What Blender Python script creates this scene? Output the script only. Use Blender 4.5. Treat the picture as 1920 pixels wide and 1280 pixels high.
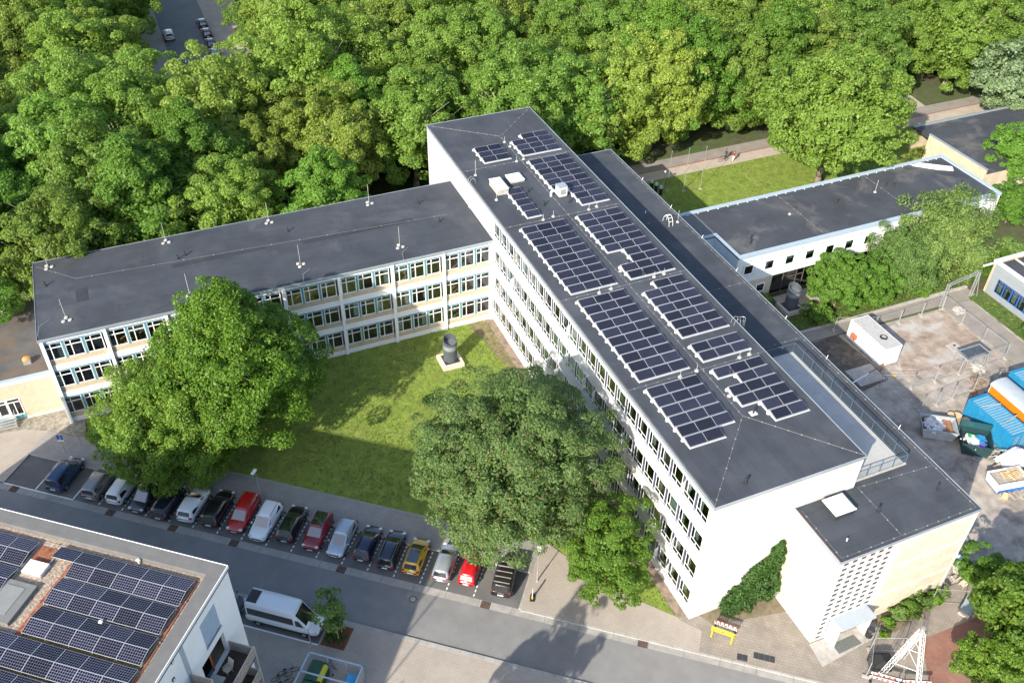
import bpy, math, random
import numpy as np
from mathutils import Matrix, Vector
R = math.radians
for o in list(bpy.data.objects): bpy.data.objects.remove(o)
scene = bpy.context.scene
C = scene.collection

# ------------------------------------------------------------------ camera
# world: X across the four-storey block, Y along it, origin at its near left ground corner
TH, PITCH, ROLL, FPX = 0.4152, 0.6935, -0.0219, 1754.04
cam_d = bpy.data.cameras.new('camera'); cam = bpy.data.objects.new('camera', cam_d); C.objects.link(cam)
_c, _s, _cp, _sp = math.cos(TH), math.sin(TH), math.cos(PITCH), math.sin(PITCH)
_r = Vector((_c, -_s, 0)); _u = Vector((_s*_sp, _c*_sp, _cp)); _f = Vector((_s*_cp, _c*_cp, -_sp))
_R = _r*math.cos(ROLL) - _u*math.sin(ROLL); _U = _r*math.sin(ROLL) + _u*math.cos(ROLL)
cam.matrix_world = Matrix(((_R.x, _U.x, -_f.x, -33.479), (_R.y, _U.y, -_f.y, -36.719), (_R.z, _U.z, -_f.z, 70.0), (0, 0, 0, 1)))
cam_d.sensor_fit = 'HORIZONTAL'; cam_d.sensor_width = 36; cam_d.lens = FPX/1920*36
cam_d.clip_start = 1; cam_d.clip_end = 3000
scene.camera = cam
# ------------------------------------------------------------------ sky, sun, exposure
SUN_AZ, SUN_EL = R(35.3), R(30.0)        # light travels towards +35.3 deg from +X, 30 deg above the horizon
w = bpy.data.worlds.new('World'); scene.world = w; w.use_nodes = True
nt = w.node_tree; bg = nt.nodes['Background']
sk = nt.nodes.new('ShaderNodeTexSky'); sk.sky_type = 'NISHITA'; sk.sun_disc = False
sk.sun_elevation = SUN_EL; sk.sun_rotation = R(90) - (SUN_AZ + math.pi); sk.altitude = 60; sk.dust_density = 1.6; sk.ozone_density = 1.5
nt.links.new(sk.outputs[0], bg.inputs[0]); bg.inputs[1].default_value = 0.15
sl = bpy.data.lights.new('sun', 'SUN'); sl.energy = 4.2; sl.angle = R(0.55); sl.color = (1.0, 0.93, 0.80)
so = bpy.data.objects.new('sun', sl); C.objects.link(so)
so.rotation_euler = Vector((math.cos(SUN_AZ)*math.cos(SUN_EL), math.sin(SUN_AZ)*math.cos(SUN_EL), -math.sin(SUN_EL))).to_track_quat('-Z', 'Y').to_euler()
so.location = (-60, -60, 90)
scene.view_settings.view_transform = 'Standard'; scene.view_settings.look = 'None'
scene.view_settings.exposure = 1.05; scene.view_settings.gamma = 1; scene.view_settings.use_curve_mapping = False
scene.render.engine = 'CYCLES'
scene.cycles.max_bounces = 6; scene.cycles.transparent_max_bounces = 8
random.seed(7); RNG = np.random.default_rng(11)
# street frame: s runs along the street (to the right in the picture), t across it towards the school
SA = R(-38.3); ES = (math.cos(SA), math.sin(SA)); ET = (-math.sin(SA), math.cos(SA))
def ST(s, t): return (s*ES[0]+t*ET[0], s*ES[1]+t*ET[1])
# ------------------------------------------------------------------ helpers
def tag(o, label=None, cat=None, group=None, kind=None):
    if label: o['label'] = label
    if cat: o['category'] = cat
    if group: o['group'] = group
    if kind: o['kind'] = kind
    return o
def empty(name, loc=(0, 0, 0), rz=0, label=None, cat=None, group=None):
    o = bpy.data.objects.new(name, None); C.objects.link(o)
    o.location = loc; o.rotation_euler = (0, 0, rz); o.empty_display_size = .3
    o['mw'] = 0; del o['mw']
    return tag(o, label, cat, group)
def pmat(p): return Matrix.Translation(p.location) @ p.rotation_euler.to_matrix().to_4x4() if p.parent is None else pmat(p.parent) @ p.matrix_parent_inverse @ Matrix.Translation(p.location) @ p.rotation_euler.to_matrix().to_4x4()
def add(name, me, parent=None, loc=None, rz=0, world=False, mat=None):
    o = bpy.data.objects.new(name, me); C.objects.link(o)
    if loc is not None: o.location = loc
    if rz: o.rotation_euler = (0, 0, rz)
    if parent:
        o.parent = parent
        if world: o.matrix_parent_inverse = pmat(parent).inverted()
    return o
class MB:
    def __init__(s): s.v = []; s.f = []
    def quad(s, *p):
        n = len(s.v); s.v += [tuple(q) for q in p]; s.f.append(tuple(range(n, n+len(p)))); return s
    def box(s, x0, y0, z0, x1, y1, z1):
        n = len(s.v)
        s.v += [(x0,y0,z0),(x1,y0,z0),(x1,y1,z0),(x0,y1,z0),(x0,y0,z1),(x1,y0,z1),(x1,y1,z1),(x0,y1,z1)]
        s.f += [tuple(n+i for i in q) for q in ((0,3,2,1),(4,5,6,7),(0,1,5,4),(1,2,6,5),(2,3,7,6),(3,0,4,7))]; return s
    def obox(s, c, hx, hy, hz, rz=0, m=None):
        b = MB().box(-hx, -hy, -hz, hx, hy, hz)
        b.tf((Matrix.Translation(c) @ (m if m else Matrix.Rotation(rz, 4, 'Z')))); return s.merge(b)
    def prism(s, poly, z0, z1):
        a = sum(poly[i][0]*poly[(i+1) % len(poly)][1]-poly[(i+1) % len(poly)][0]*poly[i][1] for i in range(len(poly)))
        if a < 0: poly = poly[::-1]
        n = len(s.v); k = len(poly)
        s.v += [(x, y, z0) for x, y in poly]+[(x, y, z1) for x, y in poly]
        s.f += [tuple(n+i for i in range(k))[::-1], tuple(n+k+i for i in range(k))]
        s.f += [(n+i, n+(i+1) % k, n+k+(i+1) % k, n+k+i) for i in range(k)]; return s
    def cyl(s, p0, p1, r, n=8, r2=None):
        p0, p1 = Vector(p0), Vector(p1); d = (p1-p0)
        if d.length < 1e-6: return s
        q = d.to_track_quat('Z', 'Y'); r2 = r if r2 is None else r2; b = len(s.v)
        for p, rr in ((p0, r), (p1, r2)):
            for i in range(n):
                a = 2*math.pi*i/n; s.v.append(tuple(p + q @ Vector((math.cos(a)*rr, math.sin(a)*rr, 0))))
        s.f += [(b+i, b+(i+1) % n, b+n+(i+1) % n, b+n+i) for i in range(n)]
        s.f += [tuple(b+i for i in range(n))[::-1], tuple(b+n+i for i in range(n))]; return s
    def tube(s, pts, r, n=6):
        for a, b in zip(pts[:-1], pts[1:]): s.cyl(a, b, r, n)
        return s
    def merge(s, b):
        n = len(s.v); s.v += b.v; s.f += [tuple(i+n for i in f) for f in b.f]; return s
    def tf(s, m): s.v = [tuple(m @ Vector(p)) for p in s.v]; return s
    def mesh(s, name, mat, smooth=False):
        me = bpy.data.meshes.new(name); me.from_pydata(s.v, [], s.f); me.update()
        if mat: me.materials.append(mat)
        if smooth: me.polygons.foreach_set('use_smooth', [True]*len(me.polygons))
        return me
    def build(s, name, mat, parent=None, world=True, smooth=False, loc=None, rz=0):
        return add(name, s.mesh(name, mat, smooth), parent, loc, rz, world)
def copy_tree(o, parent=None):
    c = o.copy(); C.objects.link(c)
    if parent: c.parent = parent
    for ch in [x for x in KIDS.get(o.name, [])]: copy_tree(ch, c)
    return c
KIDS = {}
def index_kids(o):
    KIDS[o.name] = [x for x in bpy.data.objects if x.parent == o]
    for k in KIDS[o.name]: index_kids(k)
# ------------------------------------------------------------------ materials
MATS = {}
def mat(name, col, rough=.75, var=.15, scale=2.0, metal=0, spec=.35, bump=0, bscale=None, stain=None, sscale=.25, samt=.5, sth=.5, coat=0, detail=6, brick=None, obj_var=0):
    if name in MATS: return MATS[name]
    m = bpy.data.materials.new(name); m.use_nodes = True; N = m.node_tree.nodes; L = m.node_tree.links
    p = N['Principled BSDF']; p.inputs['Roughness'].default_value = rough; p.inputs['Metallic'].default_value = metal
    p.inputs['Specular IOR Level'].default_value = spec; p.inputs['Coat Weight'].default_value = coat
    tc = N.new('ShaderNodeTexCoord')
    def rgb(c): return (c[0], c[1], c[2], 1)
    def mixn(f, a, b, mode='MIX'):
        x = N.new('ShaderNodeMix'); x.data_type = 'RGBA'; x.blend_type = mode
        for sock, val in ((x.inputs[0], f), (x.inputs[6], a), (x.inputs[7], b)):
            if isinstance(val, (int, float)): sock.default_value = val
            elif isinstance(val, tuple): sock.default_value = val
            else: L.new(val, sock)
        return x.outputs[2]
    no = N.new('ShaderNodeTexNoise'); no.inputs['Scale'].default_value = scale; no.inputs['Detail'].default_value = detail; no.inputs['Roughness'].default_value = .6
    L.new(tc.outputs['Object'], no.inputs['Vector'])
    cr = N.new('ShaderNodeMapRange'); cr.inputs['From Min'].default_value = .3; cr.inputs['From Max'].default_value = .7; L.new(no.outputs[0], cr.inputs[0])
    out = mixn(cr.outputs[0], rgb([c*(1-var) for c in col]), rgb([min(1, c*(1+var)) for c in col]))
    if brick:   # (width, height, mortar, tone, rotation, axis)  joints and slab-to-slab tone
        mp = N.new('ShaderNodeMapping'); mp.inputs['Rotation'].default_value = brick[4] if len(brick) > 4 else (0, 0, 0); L.new(tc.outputs['Object'], mp.inputs[0])
        br = N.new('ShaderNodeTexBrick'); L.new(mp.outputs[0], br.inputs[0]); br.inputs['Scale'].default_value = 1
        br.inputs['Brick Width'].default_value = brick[0]; br.inputs['Row Height'].default_value = brick[1]; br.inputs['Mortar Size'].default_value = brick[2]
        t = brick[3]; br.inputs['Color1'].default_value = (1-t, 1-t, 1-t, 1); br.inputs['Color2'].default_value = (1+t*.5, 1+t*.5, 1+t*.5, 1); br.inputs['Mortar'].default_value = (.62, .62, .6, 1)
        out = mixn(1.0, out, br.outputs[0], 'MULTIPLY')
    if stain:
        n2 = N.new('ShaderNodeTexNoise'); n2.inputs['Scale'].default_value = sscale; n2.inputs['Detail'].default_value = 8; n2.inputs['Roughness'].default_value = .65; n2.inputs['Distortion'].default_value = .4
        L.new(tc.outputs['Object'], n2.inputs['Vector'])
        r2 = N.new('ShaderNodeMapRange'); r2.inputs['From Min'].default_value = sth; r2.inputs['From Max'].default_value = sth+.18; r2.inputs['To Max'].default_value = samt; L.new(n2.outputs[0], r2.inputs[0])
        out = mixn(r2.outputs[0], out, rgb(stain))
    if obj_var:
        oi = N.new('ShaderNodeObjectInfo'); hs = N.new('ShaderNodeHueSaturation'); mr = N.new('ShaderNodeMapRange'); mr.inputs['To Min'].default_value = 1-obj_var; mr.inputs['To Max'].default_value = 1+obj_var
        L.new(oi.outputs['Random'], mr.inputs[0]); L.new(mr.outputs[0], hs.inputs['Value']); L.new(out, hs.inputs['Color']); out = hs.outputs[0]
    L.new(out, p.inputs['Base Color'])
    if bump:
        nb = N.new('ShaderNodeTexNoise'); nb.inputs['Scale'].default_value = bscale or scale*4; nb.inputs['Detail'].default_value = 6; L.new(tc.outputs['Object'], nb.inputs['Vector'])
        bp = N.new('ShaderNodeBump'); bp.inputs['Strength'].default_value = bump; bp.inputs['Distance'].default_value = .05; L.new(nb.outputs[0], bp.inputs['Height']); L.new(bp.outputs[0], p.inputs['Normal'])
    MATS[name] = m; return m
def glass_mat(name, tint=(.85, .93, .91), refl=.16, trans=.97):
    m = bpy.data.materials.new(name); m.use_nodes = True; N = m.node_tree.nodes; L = m.node_tree.links
    for n in list(N):
        if n.type != 'OUTPUT_MATERIAL': N.remove(n)
    out = [n for n in N if n.type == 'OUTPUT_MATERIAL'][0]
    tr = N.new('ShaderNodeBsdfTransparent'); tr.inputs[0].default_value = (*[t*trans for t in tint], 1)
    gl = N.new('ShaderNodeBsdfGlossy'); gl.inputs['Roughness'].default_value = .03; gl.inputs['Color'].default_value = (.9, .95, 1, 1)
    fr = N.new('ShaderNodeFresnel'); fr.inputs[0].default_value = 1.5
    mr = N.new('ShaderNodeMapRange'); mr.inputs['From Max'].default_value = 1; mr.inputs['To Min'].default_value = refl*.6; mr.inputs['To Max'].default_value = 1; L.new(fr.outputs[0], mr.inputs[0])
    mx = N.new('ShaderNodeMixShader'); L.new(mr.outputs[0], mx.inputs[0]); L.new(tr.outputs[0], mx.inputs[1]); L.new(gl.outputs[0], mx.inputs[2]); L.new(mx.outputs[0], out.inputs[0]); return m
def cell_mat(name, nx, ny, w, h, line=.06, base=(.006, .007, .022), linec=(.13, .14, .20), diamonds=0.0, rough=.16):
    """photovoltaic glass: nx by ny cells over a w by h metre sheet centred on the object's origin"""
    m = bpy.data.materials.new(name); m.use_nodes = True; N = m.node_tree.nodes; L = m.node_tree.links; p = N['Principled BSDF']
    tc = N.new('ShaderNodeTexCoord'); sx = N.new('ShaderNodeSeparateXYZ'); L.new(tc.outputs['Object'], sx.inputs[0])
    def mth(op, a, b=None):
        x = N.new('ShaderNodeMath'); x.operation = op
        for i, v in enumerate((a, b)):
            if v is None: continue
            if isinstance(v, (int, float)): x.inputs[i].default_value = v
            else: L.new(v, x.inputs[i])
        return x.outputs[0]
    d = []
    for ax, n, ln in ((0, nx, w), (1, ny, h)):
        fr = mth('FRACT', mth('ADD', mth('MULTIPLY', sx.outputs[ax], n/ln), n*.5+100))
        d.append(mth('SUBTRACT', .5, mth('ABSOLUTE', mth('SUBTRACT', fr, .5))))    # distance to the nearest cell edge
    e = mth('LESS_THAN', mth('MINIMUM', d[0], d[1]), line)
    if diamonds: e = mth('MAXIMUM', e, mth('LESS_THAN', mth('ADD', d[0], d[1]), diamonds))
    mx = N.new('ShaderNodeMix'); mx.data_type = 'RGBA'; L.new(e, mx.inputs[0]); mx.inputs[6].default_value = (*base, 1); mx.inputs[7].default_value = (*linec, 1)
    oi = N.new('ShaderNodeObjectInfo'); hv = N.new('ShaderNodeHueSaturation'); rr = N.new('ShaderNodeMapRange'); rr.inputs['To Min'].default_value = .7; rr.inputs['To Max'].default_value = 1.45; L.new(oi.outputs['Random'], rr.inputs[0]); L.new(rr.outputs[0], hv.inputs['Value']); L.new(mx.outputs[2], hv.inputs['Color'])
    L.new(hv.outputs[0], p.inputs['Base Color']); p.inputs['Roughness'].default_value = rough; p.inputs['Specular IOR Level'].default_value = .35; return m
def leaf_mat(name, c1, c2, c3=None, trans=.35, tipth=.9):
    m = bpy.data.materials.new(name); m.use_nodes = True; N = m.node_tree.nodes; L = m.node_tree.links
    p = N['Principled BSDF']; out = N['Material Output']; p.inputs['Roughness'].default_value = .5; p.inputs['Specular IOR Level'].default_value = .3
    ge = N.new('ShaderNodeNewGeometry'); oi = N.new('ShaderNodeObjectInfo')
    cr = N.new('ShaderNodeValToRGB'); L.new(ge.outputs['Random Per Island'], cr.inputs[0])
    cr.color_ramp.elements[0].color = (*c1, 1); cr.color_ramp.elements[1].color = (*c2, 1); cr.color_ramp.elements[1].position = .85
    if c3: e = cr.color_ramp.elements.new(tipth); e.color = (*c2, 1); e = cr.color_ramp.elements.new(min(1, tipth+.03)); e.color = (*c3, 1)
    hs = N.new('ShaderNodeHueSaturation'); mh = N.new('ShaderNodeMapRange'); mh.inputs['To Min'].default_value = .488; mh.inputs['To Max'].default_value = .508; L.new(oi.outputs['Random'], mh.inputs[0])
    mv = N.new('ShaderNodeMapRange'); mv.inputs['To Min'].default_value = .82; mv.inputs['To Max'].default_value = 1.18
    wn = N.new('ShaderNodeTexWhiteNoise'); wn.noise_dimensions = '1D'; L.new(oi.outputs['Random'], wn.inputs['W']); L.new(wn.outputs['Value'], mv.inputs[0])
    L.new(mh.outputs[0], hs.inputs['Hue']); L.new(mv.outputs[0], hs.inputs['Value']); L.new(cr.outputs[0], hs.inputs['Color'])
    L.new(hs.outputs[0], p.inputs['Base Color'])
    tl = N.new('ShaderNodeBsdfTranslucent'); h2 = N.new('ShaderNodeHueSaturation'); h2.inputs['Hue'].default_value = .485; h2.inputs['Value'].default_value = 1.3; L.new(hs.outputs[0], h2.inputs['Color']); L.new(h2.outputs[0], tl.inputs[0])
    mx = N.new('ShaderNodeMixShader'); mx.inputs[0].default_value = trans; L.new(p.outputs[0], mx.inputs[1]); L.new(tl.outputs[0], mx.inputs[2]); L.new(mx.outputs[0], out.inputs[0]); return m
ROT_ST = (0, 0, -SA)
m_soil = mat('woodland_soil', (.085, .075, .045), .95, .4, .8, stain=(.06, .10, .025), sscale=.12, samt=.9, sth=.38, bump=.4)
m_lawn = mat('lawn_grass', (.165, .225, .036), .95, .28, .9, stain=(.27, .26, .08), sscale=.2, samt=.4, sth=.52, bump=.8, bscale=9)
m_rough = mat('rough_grass', (.06, .11, .02), .95, .45, 1.6, stain=(.16, .13, .06), sscale=.3, samt=.6, sth=.56, bump=.9, bscale=7)
m_asph = mat('street_asphalt', (.20, .195, .19), .85, .12, .5, stain=(.135, .133, .13), sscale=.2, samt=.45, sth=.5, bump=.25, bscale=30)
m_bay = mat('bay_asphalt', (.12, .117, .115), .85, .12, .6, stain=(.19, .18, .17), sscale=.3, samt=.4, bump=.25, bscale=25)
m_gut = mat('gutter_concrete', (.30, .285, .26), .85, .15, 1.5, brick=(3.0, 5, .03, .06, ROT_ST))
m_kerb = mat('kerb_stone', (.33, .315, .29), .85, .15, 1.2, brick=(1.0, 9, .02, .08, ROT_ST))
m_pave = mat('grey_paving_slabs', (.27, .26, .245), .85, .12, .7, stain=(.17, .16, .15), sscale=.25, samt=.4, brick=(.5, .5, .008, .05, ROT_ST))
m_plaza = mat('pink_paving_slabs', (.36, .315, .27), .85, .08, .5, stain=(.26, .22, .19), sscale=.18, samt=.4, brick=(.3, .2, .010, .05, ROT_ST))
m_entr = mat('brown_paving_blocks', (.27, .235, .20), .88, .14, .8, stain=(.17, .15, .12), sscale=.3, samt=.5, brick=(.28, .28, .012, .08, ROT_ST))
m_red = mat('red_paving_blocks', (.24, .12, .09), .88, .15, .8, stain=(.30, .22, .18), sscale=.3, samt=.4, brick=(.22, .12, .008, .10, ROT_ST))
m_yard = mat('yard_concrete', (.34, .295, .25), .9, .32, .8, stain=(.12, .10, .08), sscale=.3, samt=.8, sth=.50, bump=.3, bscale=4, detail=9)
m_dirt = mat('yard_dirt', (.29, .225, .175), .95, .40, .9, stain=(.42, .39, .36), sscale=.3, samt=.95, sth=.44, bump=.5, bscale=5, detail=9)
m_grav = mat('gravel_bed', (.27, .245, .20), .95, .45, 3, stain=(.12, .11, .06), sscale=.5, samt=.5, bump=.8, bscale=14)
m_path = mat('sand_path', (.40, .335, .28), .9, .12, .6)
m_trail = mat('asphalt_path', (.25, .225, .20), .9, .15, .6)
m_white = mat('white_plaster', (.53, .53, .52), .85, .05, .6, stain=(.42, .405, .38), sscale=.4, samt=.6, sth=.54, detail=9)
m_offw = mat('white_facade_panel', (.78, .80, .80), .6, .04, .7, stain=(.62, .66, .68), sscale=.5, samt=.3, sth=.55)
m_paint = mat('road_paint_white', (.74, .74, .72), .8, .12, 4)
m_roof = mat('roof_bitumen', (.052, .058, .069), .80, .20, .35, stain=(.088, .093, .10), sscale=.16, samt=.6, sth=.5, brick=(7.0, 1.05, .012, .10, (0, 0, R(90))), spec=.3)
m_roof2 = mat('roof_bitumen_worn', (.051, .057, .067), .78, .22, .3, stain=(.092, .095, .10), sscale=.22, samt=.65, sth=.52, brick=(8.0, 1.0, .012, .08), spec=.3)
m_roof3 = mat('roof_bitumen_old', (.050, .054, .062), .72, .25, .25, stain=(.17, .155, .14), sscale=.2, samt=.75, sth=.53, spec=.35)
m_trim = mat('roof_edge_metal', (.42, .47, .52), .4, .06, 1, metal=.5)
m_coping = mat('pale_blue_coping', (.34, .41, .47), .5, .06, .8)
m_frame = mat('white_window_frame', (.80, .80, .79), .4, .03, 1)
m_pier = mat('blue_grey_pier', (.055, .06, .11), .6, .08, 1)
m_teal = mat('teal_mullion', (.10, .27, .33), .5, .08, 1)
m_blue = mat('blue_header', (.08, .22, .36), .5, .08, 1)
m_beige = mat('beige_spandrel', (.50, .42, .30), .8, .12, 2.5, stain=(.40, .33, .23), sscale=.8, samt=.4)
m_cream = mat('cream_stone', (.58, .50, .38), .82, .09, 2.2, stain=(.55, .46, .34), sscale=.7, samt=.4, brick=(1.2, .6, .006, .05, (R(90), 0, 0)))
m_room = mat('room_wall', (.62, .56, .46), .9, .1, .5)
m_floor = mat('room_floor', (.30, .22, .15), .7, .2, .8)
m_curt = mat('curtain_cloth', (.62, .70, .66), .9, .08, 3)
m_dark = mat('dark_metal', (.035, .038, .045), .5, .2, 3)
m_black = mat('black_rubber', (.02, .02, .02), .8, .2, 3)
m_galv = mat('galvanised_steel', (.52, .53, .53), .4, .12, 3, metal=.6)
m_wmet = mat('white_metal', (.74, .74, .72), .45, .05, 2)
m_conc = mat('pale_concrete', (.38, .355, .325), .9, .18, 2, stain=(.25, .22, .19), sscale=.8, samt=.5)
m_wood = mat('raw_wood', (.45, .31, .17), .85, .25, 4)
m_rust = mat('rusty_steel', (.27, .12, .065), .85, .35, 3)
m_bark = mat('tree_bark', (.16, .13, .10), .9, .3, 2.5, bump=.6)
m_pbark = mat('pale_plane_bark', (.30, .27, .20), .9, .35, 1.5, bump=.4)
m_glass = glass_mat('window_glass')
m_dglass = glass_mat('dark_window_glass', (.30, .36, .38), .14, .6)
m_cell = cell_mat('solar_cells', 10, 6, 1.64, .98, .05, base=(.004, .005, .014), linec=(.085, .09, .12), rough=.25)
m_cell2 = cell_mat('solar_cells_rounded', 10, 6, 1.66, 1.02, .05, base=(.004, .0045, .014), linec=(.17, .17, .21), diamonds=.17)
# ------------------------------------------------------------------ ground
def sheet(name, poly, z, m, z0=None):
    b = MB()
    if z0 is None:
        a = sum(poly[i][0]*poly[(i+1) % len(poly)][1]-poly[(i+1) % len(poly)][0]*poly[i][1] for i in range(len(poly)))
        if a < 0: poly = poly[::-1]
        b.quad(*[(x, y, z) for x, y in poly])
    else: b.prism(poly, z0, z)
    return tag(b.build(name, m), kind='structure')
def strip(name, s0, t0, s1, t1, z, m, z0=None): return sheet(name, [ST(s0, t0), ST(s1, t0), ST(s1, t1), ST(s0, t1)], z, m, z0)
def urect(name, u0, v0, u1, v1, z, m, z0=None): return sheet(name, [(u0, v0), (u1, v0), (u1, v1), (u0, v1)], z, m, z0)
urect('ground', -900, -900, 900, 1100, -.06, m_soil)
strip('street', -160, -8.25, 90, -3.75, 0, m_asph)
strip('gutter', -160, -3.75, 90, -3.0, .006, m_gut)
strip('parking_bays', -66.6, -3.0, -14.45, .86, .002, m_bay)
strip('kerb', -66.75, .86, -14.3, 1.02, .13, m_kerb, -.05)
strip('kerb', -66.8, -3.0, -66.6, .86, .13, m_kerb, -.05)
strip('kerb', -14.45, -3.0, -14.25, .86, .13, m_kerb, -.05)
strip('kerb', -14.25, -3.15, 90, -2.97, .125, m_kerb, -.05)
strip('kerb', -160, -8.6, 90, -8.25, .12, m_kerb, -.05)
strip('pavement', -66.8, 1.02, -14.25, 4.3, .12, m_pave, -.05)
# left corner of pavement, in front of the low link building
sheet('pavement', [ST(-66.8, -3.0), ST(-66.8, 4.3), (-52, 45.9), (-58, 46.6), (-90, 47), ST(-110, -3.0)], .12, m_plaza, -.05)
sheet('gravel_bed', [(-90, 47.05), (-58, 46.65), (-52, 45.95), (-49.78, 44.87), ST(-62.2, 4.32), (-46.25, 45.2), (-47.0, 45.2), (-47.0, 48), (-90, 48)], .11, m_grav, -.05)
# lawn of the courtyard
LAWN = [ST(-62, 4.42), ST(-13.2, 4.42), ST(-6.9, 1.3), (-.95, .75), (-.95, 45.2), (-46.2, 45.2)]
sheet('lawn', LAWN, .11, m_lawn, -.05)
strip('kerb', -60, 4.3, -13.2, 4.42, .14, m_kerb, -.05)
urect('gravel_strip', -.95, .4, -.02, 45.2, .09, mat('facade_gravel', (.22, .17, .13), .95, .4, 2, stain=(.33, .24, .18), sscale=.4, samt=.6), -.05)
sheet('bare_soil', [(-3.4, 45.1), (-.97, 45.1), (-.97, 36), (-1.6, 35.4), (-2.3, 39), (-2.6, 42)], .117, mat('bare_soil', (.20, .16, .09), .95, .35, 1.5, stain=(.11, .13, .04), sscale=.6, samt=.7))
# pavement towards the entrance on the right
sheet('pavement', [ST(-14.25, -2.97), ST(-14.25, 4.3), ST(-13.2, 4.3), ST(-6.9, 1.2), (-.8, .5), (-.8, .2), ST(1.2, -.9), ST(1.2, -2.97)], .12, m_plaza, -.05)
sheet('entrance_paving', [ST(1.2, -2.97), ST(1.2, -.9), (-.8, .2), (-.8, .39), (-.04, .39), (-.04, -.04), (8.28, -.04), (8.28, -5.9), (22.6, -5.9), (28, -6.2), (32, -24), ST(34, -2.97)], .115, m_entr, -.05)
sheet('red_paving', [(15.0, -12.8), (17.4, -9.3), (23, -9.45), (27.5, -9.3), (29.5, -14), (27, -24), (8.5, -21.5)], .121, m_red)
sheet('plant_bed', [(14.9, -6.6), (15.6, -7.9), (22.7, -6.9), (22.6, -5.9), (14.9, -5.9)], .13, mat('plant_bed_soil', (.17, .14, .09), .95, .3, 2))
sheet('plant_bed', [(1.6, -1.3), (8.28, -2.6), (8.28, -.02), (1.0, -.02)], .13, mat('plant_bed_soil', (.1, .1, .1)))
# plaza below the street, with the coach bay and the tree pit
strip('plaza', -160, -60, 90, -8.6, .10, m_plaza, -.05)
strip('coach_bay', -37.6, -11.0, -29.75, -8.62, .104, m_bay)
strip('bay_marking', -37.6, -11.15, -29.7, -11.0, .108, m_paint)
strip('tree_pit', -29.55, -11.0, -27.4, -8.8, .12, mat('bark_mulch', (.15, .06, .035), .95, .5, 5, bump=.8))
# yard right of the school and the ground round it
sheet('yard', [(22.3, -6.0), (28, -6.1), (110, -40), (110, 26), (60, 26.2), (22.3, 27.4)], -.01, m_yard)
sheet('dark_soil', [(24, 26.8), (37, 27.0), (37.4, 22), (37.3, 18.4), (33.5, 17.9), (26, 19.5)], -.006, mat('dark_soil', (.10, .085, .07), .95, .45, 1.2, stain=(.26, .235, .21), sscale=.5, samt=.8, sth=.55, bump=.6, bscale=5, detail=9))
urect('concrete_slab', 33.6, 18.6, 37.2, 21.4, -.001, m_conc)
sheet('kerb', [(22.4, 29.0), (40, 28.8), (58.6, 28.6), (58.6, 29.0), (40, 29.1), (22.4, 29.3)], .16, m_conc, -.06)
sheet('dirt_patch', [(40.4, 26), (52.2, 26.2), (52.3, 16.6), (46, 16.6), (39, 17.2), (40.3, 20)], -.004, m_dirt)
sheet('asphalt_lane', [(22.4, 27.3), (52, 26.9), (58.5, 26.6), (58.5, 28.6), (40, 28.8), (22.4, 29.0)], -.003, m_trail)
sheet('asphalt_lane', [(52.6, 26.9), (57, 26.6), (56.5, 12.2), (70, -5), (64, -7), (53.2, 11)], -.003, m_trail)
sheet('grass_strip', [(22.4, 29.3), (40, 29.1), (60, 29.0), (60.1, 36.1), (27.7, 36.1), (27.7, 41), (22.4, 41)], .05, m_rough, -.06)
sheet('grass_strip', [(57.2, 27), (59.9, 27), (59.9, 15), (75, 15), (80, 4), (64, 4), (57, 12.6)], .05, m_rough, -.06)
sheet('footway', [(34, 36.15), (40.5, 36.15), (41, 34.4), (38.5, 31.5), (36.3, 32.5), (36.6, 34.5), (34, 34.6)], .06, m_conc)
urect('lawn', 22.45, 47.3, 130, 66.8, .05, m_lawn, -.06)
urect('sand_path', 18, 66.8, 150, 69.15, .02, m_path, -.06)
urect('path_edge', 18, 69.15, 150, 69.4, .03, mat('red_edge_blocks', (.28, .12, .08), .9, .2, 3), -.06)
urect('asphalt_path', 18, 69.4, 150, 71.9, .02, m_trail, -.06)
sheet('side_path', [(86, 71.9), (90, 90), (93, 90), (90.5, 71.9)], .0, m_path)
sheet('entrance_apron', [(92, 64.2), (97.5, 66.8), (101, 66.8), (98, 62.2)], .056, m_conc)
# far street between the trees
urect('far_street', -25.8, 84, -16.9, 230, -.01, m_asph)
urect('far_pavement', -16.9, 84, -9.8, 230, .1, m_path, -.06)
urect('far_pavement', -29.5, 84, -25.8, 230, .1, m_path, -.06)
urect('back_lane', -110, 63.5, 14, 70.5, -.02, m_trail)
# markings
def mark(s0, t0, s1, t1, name='bay_marking'): return strip(name, s0, t0, s1, t1, .009, m_paint)
mark(-66.6, -3.06, -58.86, -2.94); mark(-63.2, -2.9, -63.08, .6); mark(-58.98, -2.9, -58.86, .6)
for k in range(17):
    s = -18.6-2.505*k
    if s < -58: break
    b = MB(); t = -2.85
    while t < .7:
        x0, y0 = ST(s-.055, t); x1, y1 = ST(s+.055, t); x2, y2 = ST(s+.055, t+.26); x3, y3 = ST(s-.055, t+.26)
        b.quad((x0, y0, .009), (x1, y1, .009), (x2, y2, .009), (x3, y3, .009)); t += .47
    tag(b.build('bay_marking', m_paint), kind='structure')
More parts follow.
